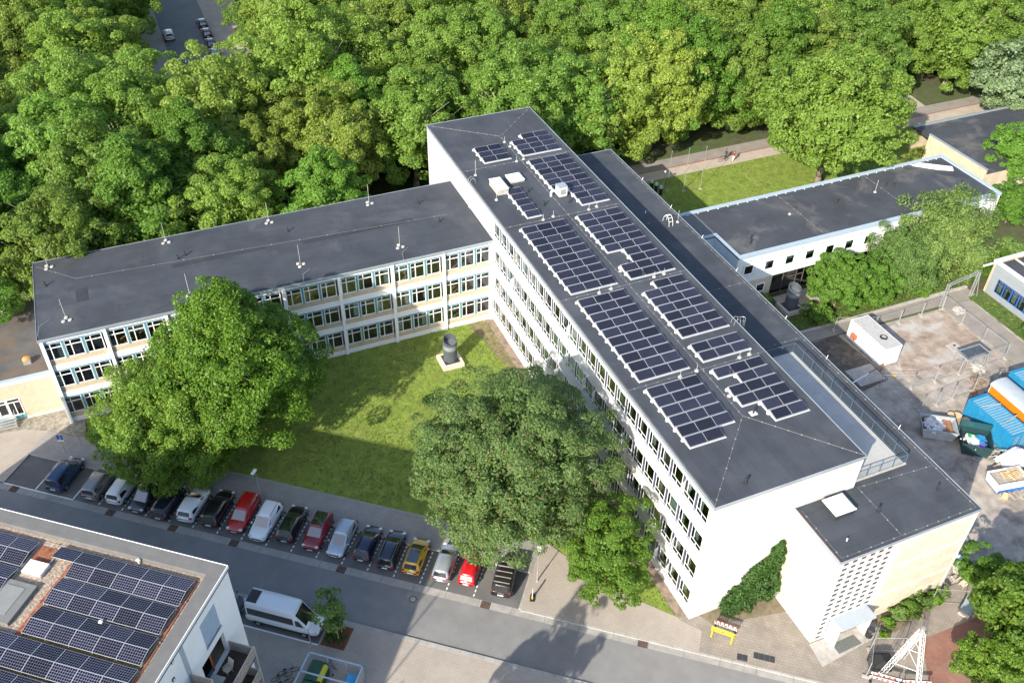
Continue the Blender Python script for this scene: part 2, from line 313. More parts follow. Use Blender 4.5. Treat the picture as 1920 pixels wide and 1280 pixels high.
# drain grates and manhole
def grate(s, t, label, z=.012, w=.42, d=.36):
    e = empty('drain_grate', (*ST(s, t), z), SA, label, 'drain', 'drain grates in the street gutter')
    MB().box(-w, -d, -.02, w, d, .004).build('grate_frame', mat('rusty_grate', (.07, .05, .04), .8, .3, 4), e, False)
    for i in range(5): MB().box(-w*.85+i*w*.36, -d*.85, .004, -w*.85+i*w*.36+.07, d*.85, .02).build('bar', mat('grate_bar', (.13, .085, .065), .8, .3, 4), e, False)
for s, l in ((-65.15, 'rusty drain grate in the gutter beside the marked empty bay'), (-54.54, 'rusty drain grate below the white estate under the linden'), (-47.9, 'rusty drain grate below the white crossover tail'),
             (-41.58, 'rusty drain grate below the bright red estate'), (-30.9, 'rusty drain grate below the silver car near the navy hatchback'), (-17.33, 'rusty drain grate in the sunlit gutter below the black van'), (-3.47, 'rusty drain grate in the gutter by the bare lawn corner')):
    grate(s, -3.4, l)
e = empty('manhole_cover', (*ST(-23.62, -4.6), 0), SA, 'round manhole cover in its square slab on the street', 'manhole')
MB().box(-.72, -.8, 0, .72, .8, .006).build('slab', mat('slab_asphalt', (.23, .22, .2), .9, .15, 2), e, False)
MB().cyl((0, 0, 0), (0, 0, .012), .36, 24).build('rim', mat('iron_rim', (.10, .095, .09), .6, .2, 4), e, False)
MB().cyl((0, 0, .012), (0, 0, .018), .24, 24).build('lid', m_conc, e, False)
for (x, y, l) in ((2.2, -4.9, 'left of the two black floor vents in the pavement by the street'), (3.9, -5.6, 'right and longer black floor vent in the pavement by the street')):
    e = empty('floor_vent', (x, y, .12), SA, l, 'vent'); n = 2 if 'left' in l else 4
    for i in range(n): MB().box(-n*.22+i*.44, -.3, 0, -n*.22+i*.44+.42, .3, .012).build('vent_panel', m_dark, e, False)

# ------------------------------------------------------------------ windows
def frame_mesh(name, wd, ht, bars, dep=.09, fr=.09, m=m_frame):
    """frame in the local XZ plane, outside towards -Y; bars = list of (x0,z0,x1,z1)"""
    b = MB(); b.box(0, -dep, 0, wd, 0, fr).box(0, -dep, ht-fr, wd, 0, ht).box(0, -dep, fr, fr, 0, ht-fr).box(wd-fr, -dep, fr, wd, 0, ht-fr)
    for q in bars: b.box(q[0], -dep*.9, q[1], q[2], -.005, q[3])
    return b.mesh(name, m)
def put_window(parent, fm, pm, loc, rz, curtain=None, name='window', pane='pane'):
    o = add(name, fm, parent, loc, rz, True); add(pane, pm, o)
    if curtain: add('curtain', curtain, o)
    return o
def pane_mesh(wd, ht, m, fr=.05, y=-.03): return MB().quad((fr, y, fr), (wd-fr, y, fr), (wd-fr, y, ht-fr), (fr, y, ht-fr)).mesh('pane', m)
def curtain_mesh(x0, x1, z0, z1, y=.18, n=10):
    b = MB(); xs = [x0+(x1-x0)*i/n for i in range(n+1)]
    for i in range(n): b.quad((xs[i], y+.05*(i % 2), z0), (xs[i+1], y+.05*((i+1) % 2), z0), (xs[i+1], y+.05*((i+1) % 2), z1), (xs[i], y+.05*(i % 2), z1))
    return b.mesh('curtain', m_curt)
def cable(pts, parent, r=.022, dots=1.1, name='conductor_cable', m=None):
    b = MB().tube(pts, r*.55, 4)
    for p, q in zip(pts[:-1], pts[1:]):
        p, q = Vector(p), Vector(q); n = max(1, int((q-p).length/dots))
        for i in range(n): c = p.lerp(q, (i+.5)/n); b.box(c.x-.045, c.y-.045, c.z-.03, c.x+.045, c.y+.045, c.z+.03)
    return b.build(name, m or mat('pale_cable', (.27, .27, .26), .6, .1, 2), parent)
# ------------------------------------------------------------------ four-storey block
W4, L4, H4 = 14.27, 67.62, 14.8
blk = empty('school_building', (0, 0, 0), 0, 'long four-storey white school block with solar panels on its grey flat roof', 'building')
NW, PV, V0, WW = 23, 1.938, .55, 1.56
ZB = [1.42+3.567*k for k in range(4)]; WH = 1.93
wall = MB()
zs = [0]+sum([[z, z+WH] for z in ZB], [])+[14.5]
for a, b_ in zip(zs[0::2], zs[1::2]): wall.box(0, .3, a, .3, L4-.3, b_)
for z in ZB:
    wall.box(0, .3, z, .3, V0, z+WH); wall.box(0, V0+PV*(NW-1)+WW, z, .3, L4-.3, z+WH)
wall.box(0, 0, 0, W4, .3, 14.5).box(W4-.3, .3, 0, W4, L4-.3, 14.5).box(0, L4-.3, 0, W4, L4, 14.5)
wall.build('wall', m_white, blk)
MB().box(-.03, -.03, 0, W4+.02, -.002, .28).box(-.03, 0, 0, -.002, 45.2, .28).build('plinth', mat('grey_plinth', (.45, .44, .42), .9, .1, 1), blk)
MB().box(-.05, -.05, 14.502, W4+.05, L4+.05, 14.8).build('roof', m_roof, blk)
MB().box(-.09, -.09, 14.62, -.05, L4+.09, 14.87).box(W4+.05, -.09, 14.62, W4+.09, L4+.09, 14.87).box(-.05, -.09, 14.62, W4+.05, -.05, 14.87).box(-.05, L4+.05, 14.62, W4+.05, L4+.09, 14.87).build('roof_edge', m_trim, blk)
pm = MB().box(.035, 0, 0, .3, PV-WW, WH).mesh('pier', m_pier)
for z in ZB:
    for i in range(NW-1): add('pier', pm, blk, (0, V0+PV*i+WW, z), 0, True)
for k, z in enumerate(ZB):
    MB().box(.31, .31, z-1.15, 6.0, 45.0, z-.95).build('floor_slab', m_floor, blk)
    b = MB().box(5.8, .31, z-.95, 6.0, 45.0, z+2.3)
    for q in range(6): b.box(.31, 7.6*(q+1)-.1, z-.95, 5.8, 7.6*(q+1)+.05, z+2.3)
    b.build('room_wall', m_room, blk)
    MB().box(.31, .31, z+WH+.05, 6.0, 45.0, z+WH+.2).build('room_ceiling', m_white, blk)
f4 = frame_mesh('window', WW, WH, [(.06, .50, WW-.06, .56), (WW*.5-.03, .06, WW*.5+.03, .5), (.42, .56, .47, WH-.06)], .035, .06)
p4 = pane_mesh(WW, WH, m_glass, .05, -.014)
cu = [curtain_mesh(.08, WW*.5, .5, WH-.08), curtain_mesh(.08, WW-.08, .08, WH-.08), curtain_mesh(.08, .55, .08, WH-.08), curtain_mesh(WW*.3, WW-.08, .9, WH-.08)]
open_leaf = MB().box(0, -.03, .6, .035, -.52, 1.82).box(0, -.03, .55, .04, -.52, .6).mesh('casement', m_frame)
for k, z in enumerate(ZB):
    for i in range(NW):
        rr = random.random(); cm = cu[1] if rr < .22 else cu[0] if rr < .5 else cu[2] if rr < .78 else cu[3] if rr < .9 else None
        # facade looks to -X: local x runs along -Y
        o = put_window(blk, f4, p4, (.02, V0+PV*i+WW, z), R(-90), cm)
        MBs = None
        if random.random() < .13:
            c = add('casement', open_leaf, o); c.location = (.10, -.06, 0); c.rotation_euler = (0, 0, random.uniform(.2, .7))
sill = MB().box(0, -.10, -.06, PV*(NW-1)+WW+.3, 0, 0).mesh('sill', m_trim)
for z in ZB: add('sill', sill, blk, (-.0, V0+PV*(NW-1)+WW+.15, z), R(-90), True)
# roof furniture of the block
cable([(7.6, 61.5, 14.83), (7.6, 7.7, 14.83)], blk); cable([(7.6, 7.7, 14.83), (.1, .2, 14.83)], blk); cable([(7.6, 7.7, 14.83), (14.2, .15, 14.83)], blk)
cable([(7.6, 61.5, 14.83), (.2, 67.4, 14.83)], blk); cable([(7.6, 61.5, 14.83), (14.1, 67.4, 14.83)], blk)
for v in (54.9, 41.9, 27.9, 14.1): cable([(.1, v, 14.83), (14.15, v, 14.83)], blk)
MB().box(.02, .1, 14.81, .10, L4-.1, 14.84).build('seam', mat('seam_tar', (.16, .15, .14), .8, .3, 2), blk)
# ------------------------------------------------------------------ solar arrays on the block
panel_me = MB().box(-.83, -.5, -.02, .83, .5, .02).mesh('solar_panel', mat('panel_frame_aluminium', (.46, .48, .50), .4, .04, 2, metal=.3))
cell_me = MB().quad((-.812, -.482, .024), (.812, -.482, .024), (.812, .482, .024), (-.812, .482, .024)).mesh('cell_sheet', m_cell)
foot_me = MB().quad((-.02, -.55, .0), (-.02, .6, .0), (-.02, .52, .28), (-.02, -.5, .10)).box(-.05, -.6, 0, .05, .68, .05).cyl((-.12, .45, 0), (-.12, .45, .16), .14, 10).mesh('support_foot', m_wmet)
tilt = Matrix.Rotation(R(11), 4, 'X')
def solar(name, u0, v0, rows, label, z=14.81):
    e = empty('solar_array', (u0, v0, z), 0, label, 'solar panels', 'solar arrays on the four-storey block')
    for r, cols in enumerate(rows):
        vc = -1.262*(r+.5)
        for c in cols:
            o = add('solar_panel', panel_me, e, (.84+1.69*c, vc, .22)); o.rotation_euler = (R(11+random.uniform(-.5, .5)), R(random.uniform(-.3, .3)), 0); add('cell_sheet', cell_me, o)
        x0, x1 = min(cols)*1.69, (max(cols)+1)*1.69
        MB().box(x0, vc-.60, .0, x1, vc-.53, .12).box(x0, vc+.53, .0, x1, vc+.57, .30).build('support_rail', mat('rail_aluminium', (.48, .50, .52), .5, .06, 2), e, False)
        for x in (x0-.01, x1+.03): add('support_foot', foot_me, e, (x, vc, 0))
    return e
F3 = [0, 1, 2]; F2 = [1, 2]
solar('A', 3.25, 59.45, [[0, 1]]*3, 'six panels in two columns near the far roof corner above the wing')
solar('B', 8.22, 60.7, [F2]+[F3]*3, 'stepped block of eleven solar panels nearest the far tree-side roof end')
solar('C', 8.22, 54.25, [F3]*6+[F2]*3, 'long block of solar panels stepped round the white vent box')
solar('D', 3.1, 48.95, [[0]]*5, 'single column of five solar panels beside the two white skylights')
solar('E', 1.5, 40.95, [F3]*10, 'thirty solar panels on the left roof half below the single column')
solar('F', 8.2, 41.0, [F3]*6+[F2]*2+[F3]*2, 'right-hand block of solar panels with a notch round a roof vent')
solar('G', 1.5, 27.2, [F3]*10, 'thirty solar panels in the middle of the left roof half')
solar('H', 8.2, 27.25, [F2]+[F3]*6, 'twenty solar panels in the middle of the right roof half')
solar('I', 8.2, 17.3, [F3]*2, 'small block of six solar panels above the roof terrace')
solar('J', 8.2, 13.6, [F3, F2]+[F3]*2+[F2]*2, 'zigzag block of sixteen solar panels nearest the terrace corner')
solar('K', 1.45, 13.55, [F3]*5+[[0, 1]], 'seventeen solar panels nearest the street on the left roof half')
# small roof things
def rod(x, y, z, label, h=.9, discs=1):
    e = empty('lightning_rod', (x, y, z), random.random()*6, label, 'lightning rod', 'lightning rods standing on the roofs')
    for i in range(discs):
        a = i*2.094; r = .0 if discs == 1 else .36
        MB().cyl((r*math.cos(a), r*math.sin(a), 0), (r*math.cos(a), r*math.sin(a), .10), .20, 14, .18).build('base_disc', mat('rod_concrete', (.42, .40, .37), .85, .12, 3), e, False)
    MB().cyl((0, 0, .05), (0, 0, h), .013, 5).build('rod', m_wmet, e, False)
k = 0
for (x, y) in ((5.2, 13.95), (7.0, 14.1), (11.6, 14.2), (12.7, 14.25), (4.2, 27.7), (5.6, 27.85), (10.6, 28.05), (11.8, 28.15), (4.6, 41.9), (5.9, 42.1), (10.2, 41.95), (11.3, 42.2), (7.0, 54.9), (8.0, 55.1), (7.9, 30.2), (7.9, 10.2), (7.5, 59.9), (7.7, 58.6)):
    side = 'left' if x < 7.6 else 'right'; where = {14: 'street-side', 28: 'middle', 42: 'upper', 55: 'far'}.get(round(y/14)*14 if abs(y-55) > 2 else 55, 'far')
    rod(x, y, 14.81, '%s round-footed lightning rod in the %s cross line of the block roof, %s half' % ('ridge-side' if abs(x-7.6) < 3.1 and abs(x-7.6) > .65 else 'ridge-top lower' if y in (10.2, 58.6, 54.9) else 'ridge-top upper' if abs(x-7.6) <= .5 else 'edge-side', where, side), .75)
rod(1.4, 47.6, 14.81, 'lightning rod standing alone below the square skylight', 2.2); rod(1.2, 53.6, 14.81, 'lightning rod at the head of the roof ladder', 2.0)
def pipe(x, y, z, label, h=.55, r=.09, m=None):
    e = empty('vent_pipe', (x, y, z), 0, label, 'vent pipe', 'short vent pipes on the roofs')
    MB().cyl((0, 0, 0), (0, 0, .05), r*2.2, 10).build('flange', m_dark, e, False); MB().cyl((0, 0, .05), (0, 0, h), r, 10).cyl((0, 0, h), (0, 0, h+.06), r*1.25, 10).build('pipe', m or m_dark, e, False); return e
for x, y, l in ((5.4, 47.9, 'dark vent pipe between the single panel column and the roof ridge'), (5.9, 44.6, 'dark vent pipe beside the lowest panel of the single column'), (8.9, 44.2, 'dark vent pipe just below the white vent box'), (9.6, 28.6, 'dark vent pipe below the notched right-hand array'),
                (9.5, 12.6, 'dark vent pipe in the notch of the zigzag array'), (9.2, 30.9, 'dark vent pipe on a white base in the notch of the right array'), (8.6, 7.6, 'dark vent pipe on a white base below the zigzag array'), (3.5, 1.2, 'dark vent pipe near the sunlit end wall of the block')):
    e = pipe(x, y, 14.81, l)
    if 'white base' in l: MB().box(-.3, -.25, -.0, .3, .25, .07).build('base_plate', m_wmet, e, False)
def skylight(x0, y0, x1, y1, z, label, h=.45, kerb=None):
    e = empty('skylight', (x0, y0, z), 0, label, 'skylight')
    MB().box(0, 0, 0, x1-x0, y1-y0, h).build('upstand', kerb or m_conc, e, False)
    b = MB(); X, Y = x1-x0, y1-y0
    for (a, c, zz) in ((.05, .0, h), (.05, .12, h+.16)): pass
    b.v = [(-.05, -.05, h), (X+.05, -.05, h), (X+.05, Y+.05, h), (-.05, Y+.05, h), (-.05, -.05, h+.08), (X+.05, -.05, h+.08), (X+.05, Y+.05, h+.08), (-.05, Y+.05, h+.08), (.18, .18, h+.2), (X-.18, .18, h+.2), (X-.18, Y-.18, h+.2), (.18, Y-.18, h+.2)]
    b.f = [(0, 1, 5, 4), (1, 2, 6, 5), (2, 3, 7, 6), (3, 0, 4, 7), (4, 5, 9, 8), (5, 6, 10, 9), (6, 7, 11, 10), (7, 4, 8, 11), (8, 9, 10, 11), (3, 2, 1, 0)]
    b.build('dome', mat('opal_dome', (.80, .80, .78), .3, .03, 1), e, False)
def unz(px): pass
skylight(4.3, 50.3, 6.0, 51.9, 14.81, 'white skylight nearer the roof ridge, left of the long array', .25)
skylight(1.9, 48.4, 3.2, 51.0, 14.81, 'taller white skylight nearer the wing-side roof edge', .7)
e = empty('vent_box', (8.15, 45.4, 14.81), 0, 'white ventilation box with a curved duct on the block roof', 'vent')
MB().box(0, 0, .15, 1.0, 1.0, 1.25).build('housing', m_wmet, e, False); MB().box(-.03, -.03, 1.25, 1.03, 1.03, 1.32).build('cover', m_galv, e, False)
MB().tube([(-.1, .6, .6), (-.5, .7, .75), (-.65, .75, .5), (-.65, .75, 0)], .13, 10).build('duct', m_wmet, e, False)
MB().box(.1, .1, 0, .9, .9, .15).build('base', m_conc, e, False); MB().box(.15, -.02, .35, .85, 0, 1.05).build('louvre', m_galv, e, False)
def ladder(loc, rz, h, label, cage=False):
    e = empty('roof_ladder', loc, rz, label, 'ladder')
    for x in (-.24, .24): MB().tube([(x, -.18, 0), (x, -.18, h), (x, -.05, h+.55), (x, .25, h+.7), (x, .55, h+.45), (x, .6, h+.02)], .02, 6).build('rail', m_galv, e, False)
    for i in range(int(h/.3)): MB().cyl((-.24, -.18, .2+.3*i), (.24, -.18, .2+.3*i), .018, 5).build('rung', m_wmet, e, False)
    if cage:
        for z in (h*.35, h*.75, h+.4): MB().tube([(-.34*math.cos(a)*1.0, -.18-.62*math.sin(a), z) for a in [math.pi*i/8 for i in range(9)]], .018, 5).build('cage_hoop', m_galv, e, False)
        for a in (.5, 1.1, 2.0, 2.6): MB().cyl((-.34*math.cos(a), -.18-.62*math.sin(a), h*.35), (-.34*math.cos(a), -.18-.62*math.sin(a), h+.4), .014, 5).build('cage_bar', m_galv, e, False)
ladder((0, 52.2, 11.4), R(-90), 3.4, 'white ladder from the wing roof up the block wall')
ladder((14.33, 18.6, 11.1), R(90), 3.7, 'white caged ladder from the strip roof up to the block roof', True)
# ------------------------------------------------------------------ three-storey wing
wing = empty('school_building', (-47.66, 45.23, 0), 0, 'three-storey school wing with beige bands and teal window mullions', 'building')
U0, VF, VB, H3 = -47.66, 45.23, 59.0, 11.36
BAY = 47.66/8; ZT = [(1.32, 3.42), (4.88, 6.98), (8.42, 10.52)]
wl = MB().box(U0, VB-.3, 0, -.01, VB, 11.05).box(U0, VF, 0, U0+.3, VB-.3, 11.05)
wl.build('wall', m_white, wing)
bz = [(0, .66), (3.54, 4.22), (7.10, 7.76), (10.64, 11.05)]
for a, b_ in bz: MB().box(U0+.3, VF, a, -.01, VF+.3, b_).build('band', m_offw, wing)
hd = MB().box(U0+.3, VF-.02, 0, -.01, VF+.25, .12).mesh('window_header', m_blue)
sp = MB().box(U0+.3, VF+.06, 0, -.01, VF+.3, .66).mesh('spandrel', m_beige)
for a, b_ in ZT: add('window_header', hd, wing, (0, 0, b_), 0, True); add('spandrel', sp, wing, (0, 0, a-.66), 0, True)
pil = MB().box(-.17, VF-.22, 0, .17, VF-.003, 11.05).mesh('pilaster', m_offw)
for i in range(9): add('pilaster', pil, wing, (min(max(U0+BAY*i, U0+.17), -.19), 0, 0), 0, True)
WW3 = 1.66; f3 = frame_mesh('window', WW3, 2.1, [(.09, 1.46, WW3-.09, 1.54), (.55, .09, .64, 2.01)], .09, .085); p3 = pane_mesh(WW3, 2.1, m_glass)
mu = MB().box(0, VF+.0, 0, .21, VF+.28, 2.1).mesh('mullion', m_teal)
cu3 = [curtain_mesh(.08, .6, .08, 1.5), curtain_mesh(.08, 1.55, 1.0, 2.0), curtain_mesh(1.1, 1.58, .08, 2.0)]
for fl, (a, b_) in enumerate(ZT):
    for i in range(8):
        x = U0+BAY*i+.17
        for j in range(3):
            xx = x+.02+(WW3+.21)*j+.01
            rr = random.random()
            put_window(wing, f3, p3, (xx+.0, VF+.12, a), 0, cu3[int(rr*9)] if rr < .33 else None)
            if j < 2: add('mullion', mu, wing, (xx+WW3, 0, a), 0, True)
    MB().box(U0+.31, VF+.31, a-.85, -.02, VF+6, a-.66).build('floor_slab', m_floor, wing)
    b = MB().box(U0+.31, VF+5.8, a-.66, -.02, VF+6, b_+.3)
    for q in range(1, 8, 1): b.box(U0+BAY*q-.08, VF+.31, a-.66, U0+BAY*q+.06, VF+5.8, b_+.3)
    b.build('room_wall', m_room, wing)
    MB().box(U0+.31, VF+.31, b_+.13, -.02, VF+6, b_+.25).build('room_ceiling', m_white, wing)
    # classroom tables and boards seen through the panes
    for q in range(16):
        x = U0+BAY*(q//2)+1.2+(q % 2)*2.6; t = empty('school_table', (x, VF+random.uniform(1.1, 1.9), a-.66), random.uniform(-.1, .1), '%s wooden table behind wing window bay %s, %s floor' % (('left', 'right')[q % 2], ('at the left end', 'second from the left', 'third from the left', 'fourth from the left', 'fourth from the inner corner', 'third from the inner corner', 'second from the inner corner', 'at the inner corner')[q//2], ('ground', 'middle', 'top')[fl]), 'table', 'school tables inside the wing')
        MB().box(-.65, -.3, .70, .65, .3, .74).build('table_top', mat('table_wood', (.36, .20, .09), .5, .2, 3), t, False)
        lg = MB().box(-.02, -.02, 0, .02, .02, .70).mesh('leg', m_dark)
        for sx in (-.6, .6):
            for sy in (-.25, .25): add('leg', lg, t, (sx, sy, 0))
MB().box(U0-.06, VF-.26, 11.052, -.012, VB+.06, 11.36).build('roof', m_roof2, wing)
MB().box(U0-.1, VF-.3, 11.1, -.012, VF-.26, 11.41).box(U0-.1, VF-.26, 11.1, U0-.06, VB+.06, 11.41).box(U0-.1, VB+.06, 11.1, -.012, VB+.1, 11.41).build('roof_edge', m_trim, wing)
cable([(-47.4, 58.2, 11.39), (-43.6, 54.4, 11.39), (-3, 52.0, 11.39)], wing, .018, 3); cable([(-43.6, 54.4, 11.39), (-47.2, 46.2, 11.39)], wing, .012, 9)
for q in ((-34, 52.6, -24, 53.4), (-20, 52.0, -7, 52.8), (-43.8, 50.0, -42.6, 52.4)): MB().box(q[0], q[1], 11.362, q[2], q[3], 11.366).build('roof_patch', mat('roof_patch_grey', (.034, .037, .043), .8, .15, 1), wing)
k = 0
for (x, y, l) in ((-46.2, 57.6, 'three-footed lightning rod at the far left corner of the wing roof'), (-44.9, 47.4, 'three-footed lightning rod at the near left corner of the wing roof'), (-34.0, 58.0, 'second three-footed lightning rod along the back edge of the wing roof'), (-33.0, 47.2, 'three-footed lightning rod at the wing roof edge behind the linden top'),
                  (-22.6, 57.9, 'third three-footed lightning rod along the back edge of the wing roof'), (-21.2, 48.2, 'three-footed lightning rod above the middle bays of the wing'), (-10.8, 57.6, 'three-footed lightning rod at the back edge of the wing nearest the block'), (-10.2, 47.6, 'three-footed lightning rod above the bays nearest the inner corner')):
    rod(x, y, 11.37, l, 2.6, 3)
for (x, y, l) in ((-46.6, 54.2, 'dark vent pipe at the left end of the wing roof'), (-33.2, 54.2, 'left of two dark vent pipes on the wing roof'), (-32.4, 54.6, 'right of two dark vent pipes on the wing roof'), (-21.0, 55.2, 'dark vent pipe above the middle of the wing roof'), (-5.4, 55.4, 'dark vent pipe near the back right of the wing roof'), (-4.4, 50.8, 'dark vent pipe near the inner corner of the wing roof')): pipe(x, y, 11.37, l, .5, .08)
for (x, y) in ((-47.6, 46.0), (-21.6, 45.1), (-10.6, 45.1), (-33.4, 45.1)):
    MB().tube([(x+1.2, y+2.0, 11.42), (x+.2, y+1.0, 11.6), (x, y-.2, 11.5), (x, y-.36, 11.0), (x, y-.36, 9)], .016, 5).build('down_conductor', m_galv, wing)
# ------------------------------------------------------------------ annex and low strip on the right of the block
anx = empty('school_building', (8.3, -5.875, 0), 0, 'cream stone annex with a white perforated stair front and flat roof', 'building')
A0, A1, AV, HA = 8.30, 22.45, -5.875, 11.08
an = MB().box(A0, AV+.3, 0, A0+.3, -.003, 10.8).box(14.45, AV, 0, A1-.35, AV+.3, 10.8)
an.build('wall', m_cream, anx)
aw = MB().box(A1-.35, AV-.03, 0, A1, AV+.3, 10.8).box(A1-.3, AV+.3, 0, A1, 59.5, 10.8).box(W4+.003, 59.2, 0, A1-.3, 59.5, 10.8)
aw.build('white_wall', m_white, anx)
for q in ((14.47, AV-.035, 3.28, A1-.36, AV-.003, 3.62), (14.47, AV-.035, 7.08, A1-.36, AV-.003, 7.42), (A0-.03, AV+.32, 3.35, A0-.003, -.01, 3.55), (A0-.03, AV+.32, 7.15, A0-.003, -.01, 7.35), (14.47, AV-.035, 10.45, A1-.36, AV-.003, 10.8), (14.47, AV-.035, 0, A1-.36, AV-.003, .3), (A0-.03, AV+.32, 0, A0-.003, -.01, .5)): MB().box(*q).build('band', m_white, anx)
# stone slabs of the two cream faces, each a little proud
slabm = [mat('cream_slab_%d' % i, c, .82, .10, 2.5) for i, c in enumerate(((.54, .48, .385), (.50, .445, .36), (.56, .505, .41), (.52, .47, .385)))]
for lv, (z0, z1) in enumerate(((.32, 3.26), (3.64, 7.06), (7.44, 10.43))):
    nrow = 5; hh = (z1-z0)/nrow
    for r in range(nrow):
        x = 14.5; off = .5*(r % 2)
        while x < A1-.42:
            x2 = min(x+(1.15 if x > 14.6 else 1.15-off), A1-.38)
            MB().box(x+.006, AV-.022, z0+hh*r+.006, x2-.006, AV-.002, z0+hh*(r+1)-.006).build('stone_slab', random.choice(slabm), anx); x = x2
for lv, (z0, z1) in enumerate(((.52, 3.33), (3.57, 7.13), (7.37, 10.7))):
    nrow = 5; hh = (z1-z0)/nrow
    for r in range(nrow):
        y = AV+.33; off = .5*(r % 2)
        while y < -.1:
            y2 = min(y+(1.15 if y > AV+.4 else 1.15-off), -.02)
            MB().box(A0-.022, y+.006, z0+hh*r+.006, A0-.002, y2-.006, z0+hh*(r+1)-.006).build('stone_slab', random.choice(slabm), anx); y = y2
# perforated stair front: rows and columns of openings through a thick white slab
gx0, gx1 = A0, 14.45; ncol, pit, ow = 6, .86, .56; zrow = [.30+.665*i for i in range(16)]
g = MB(); first = 9.02
g.box(gx0, AV-.04, 0, first-ow/2, AV+.015, 10.8); g.box(first+pit*(ncol-1)+ow/2, AV-.04, 0, gx1, AV+.015, 10.8)
for c in range(ncol-1): g.box(first+pit*c+ow/2, AV-.04, 0, first+pit*(c+1)-ow/2, AV+.015, 10.8)
for c in range(ncol):
    x0, x1 = first+pit*c-ow/2, first+pit*c+ow/2
    if 2 <= c: zl = [z for z in zrow if z > 2.9]; 
    else: zl = zrow
    last = 0
    for z in zl: g.box(x0, AV-.04, last, x1, AV+.015, z); last = z+.40
    g.box(x0, AV-.04, last, x1, AV+.015, 10.8)
g.build('perforated_front', m_white, anx)
MB().box(gx0+.31, AV+.022, 0, gx1, AV+.06, 10.8).build('stair_glazing', mat('stair_glass', (.035, .038, .05), .15, .5, 1.0), anx); MB().box(gx0, AV+.02, 0, gx0+.3, AV+.3, 10.8).build('corner_pier', m_white, anx)
MB().box(9.9, AV-1.35, 2.62, 13.4, AV-.045, 2.82).build('canopy', mat('canopy_grey', (.36, .40, .44), .6, .06, 1), anx)
MB().box(9.7, AV-1.2, 0, 9.9, AV-.045, 2.81).box(13.0, AV-1.2, 0, 13.2, AV-.045, 2.61).build('canopy_wall', m_white, anx)
MB().box(10.6, AV-.10, .1, 12.9, AV-.045, 2.5).build('entrance_door', mat('door_dark', (.16, .14, .13), .5, .2, 2), anx)
tag(MB().prism([(8.15, -6.0), (14.6, -6.35), (15.0, -7.5), (7.9, -8.2)], .05, .16).build('entrance_slab', m_conc), kind='structure')
tag(MB().prism([(9.95, -6.75), (12.2, -6.7), (12.35, -7.65), (9.9, -7.75)], .161, .175).build('door_mat', mat('mat_grey', (.13, .14, .13), .9, .2, 6)), 'dark grey door mat on the entrance slab of the annex', 'door mat')
# roofs
MB().prism([(A0-.06, AV-.06), (A1+.05, AV-.06), (A1+.05, 59.56), (W4+.10, 59.56), (W4+.10, -.10), (A0-.06, -.10)], 10.802, HA).build('roof', m_roof2, anx)
MB().box(A0-.1, AV-.1, 10.9, A1+.09, AV-.06, 11.15).box(A1+.05, AV-.06, 10.9, A1+.09, 59.6, 11.15).box(A0-.1, AV-.06, 10.9, A0-.06, -.12, 11.15).box(W4+.1, 59.56, 10.9, A1+.05, 59.6, 11.15).build('roof_edge', m_trim, anx)
MB().box(A0-.04, AV-.04, 11.081, A0+.1, -.14, 11.12).build('rusty_edge', mat('old_rust_edge', (.12, .06, .05), .85, .3, 3), anx)
cable([(8.6, -.5, 11.1), (8.6, -5.6, 11.1), (22.2, -5.6, 11.1)], anx, .015, 1.05); cable([(22.2, -5.6, 11.1), (22.2, 59, 11.1)], anx, .02, 1.3); cable([(14.5, -.2, 11.1), (14.5, -5.5, 11.1)], anx, .018, .9); cable([(14.5, -.2, 11.1), (22.1, -.6, 11.1)], anx, .015, 1.1)
cable([(14.5, 28, 11.1), (22.2, 28, 11.1)], anx, .015, 1.2); cable([(14.5, 18.0, 11.1), (22.2, 18.0, 11.1)], anx, .015, 1.2); cable([(14.5, 42, 11.1), (22.2, 42, 11.1)], anx, .015, 2)
for v in (4, 14.3, 21, 30, 37, 44, 51): MB().cyl((22.4, v, 11.1), (22.62, v+.1, 11.45), .03, 5).build('air_terminal', m_wmet, anx)
skylight(10.45, -2.35, 12.4, -.6, 11.09, 'large white skylight on the annex roof', .55, m_dark)
pipe(14.4, -2.9, 11.09, 'dark vent pipe at the cable crossing of the annex roof', .5); pipe(20.6, -2.9, 11.09, 'small leaning vent pipe near the far corner of the annex roof', .5, .07); pipe(10.0, -4.4, 11.09, 'low pale vent stub near the stair corner of the annex roof', .3, .05, m_wmet)
pipe(19.0, 44, 11.09, 'pale vent pipe by the hoop on the strip roof', .3, .05, m_wmet)
e = empty('roof_hoop', (20.4, 41.2, 11.09), 0, 'white curved roof exit hoop on the strip roof', 'hoop')
for x in (-.25, .25): MB().tube([(x, .7*math.cos(a)*1.0, 1.1*math.sin(a)) for a in [math.pi*i/10 for i in range(11)]], .028, 6).build('hoop_rail', m_wmet, e, False)
for a in (.6, 1.1, 1.6, 2.1, 2.6): MB().cyl((-.25, .7*math.cos(a), 1.1*math.sin(a)), (.25, .7*math.cos(a), 1.1*math.sin(a)), .03, 5).build('crosspiece', m_wmet, e, False)
rod(21.6, 41.0, 11.09, 'lightning rod beside the white hoop on the strip roof', 1.6)
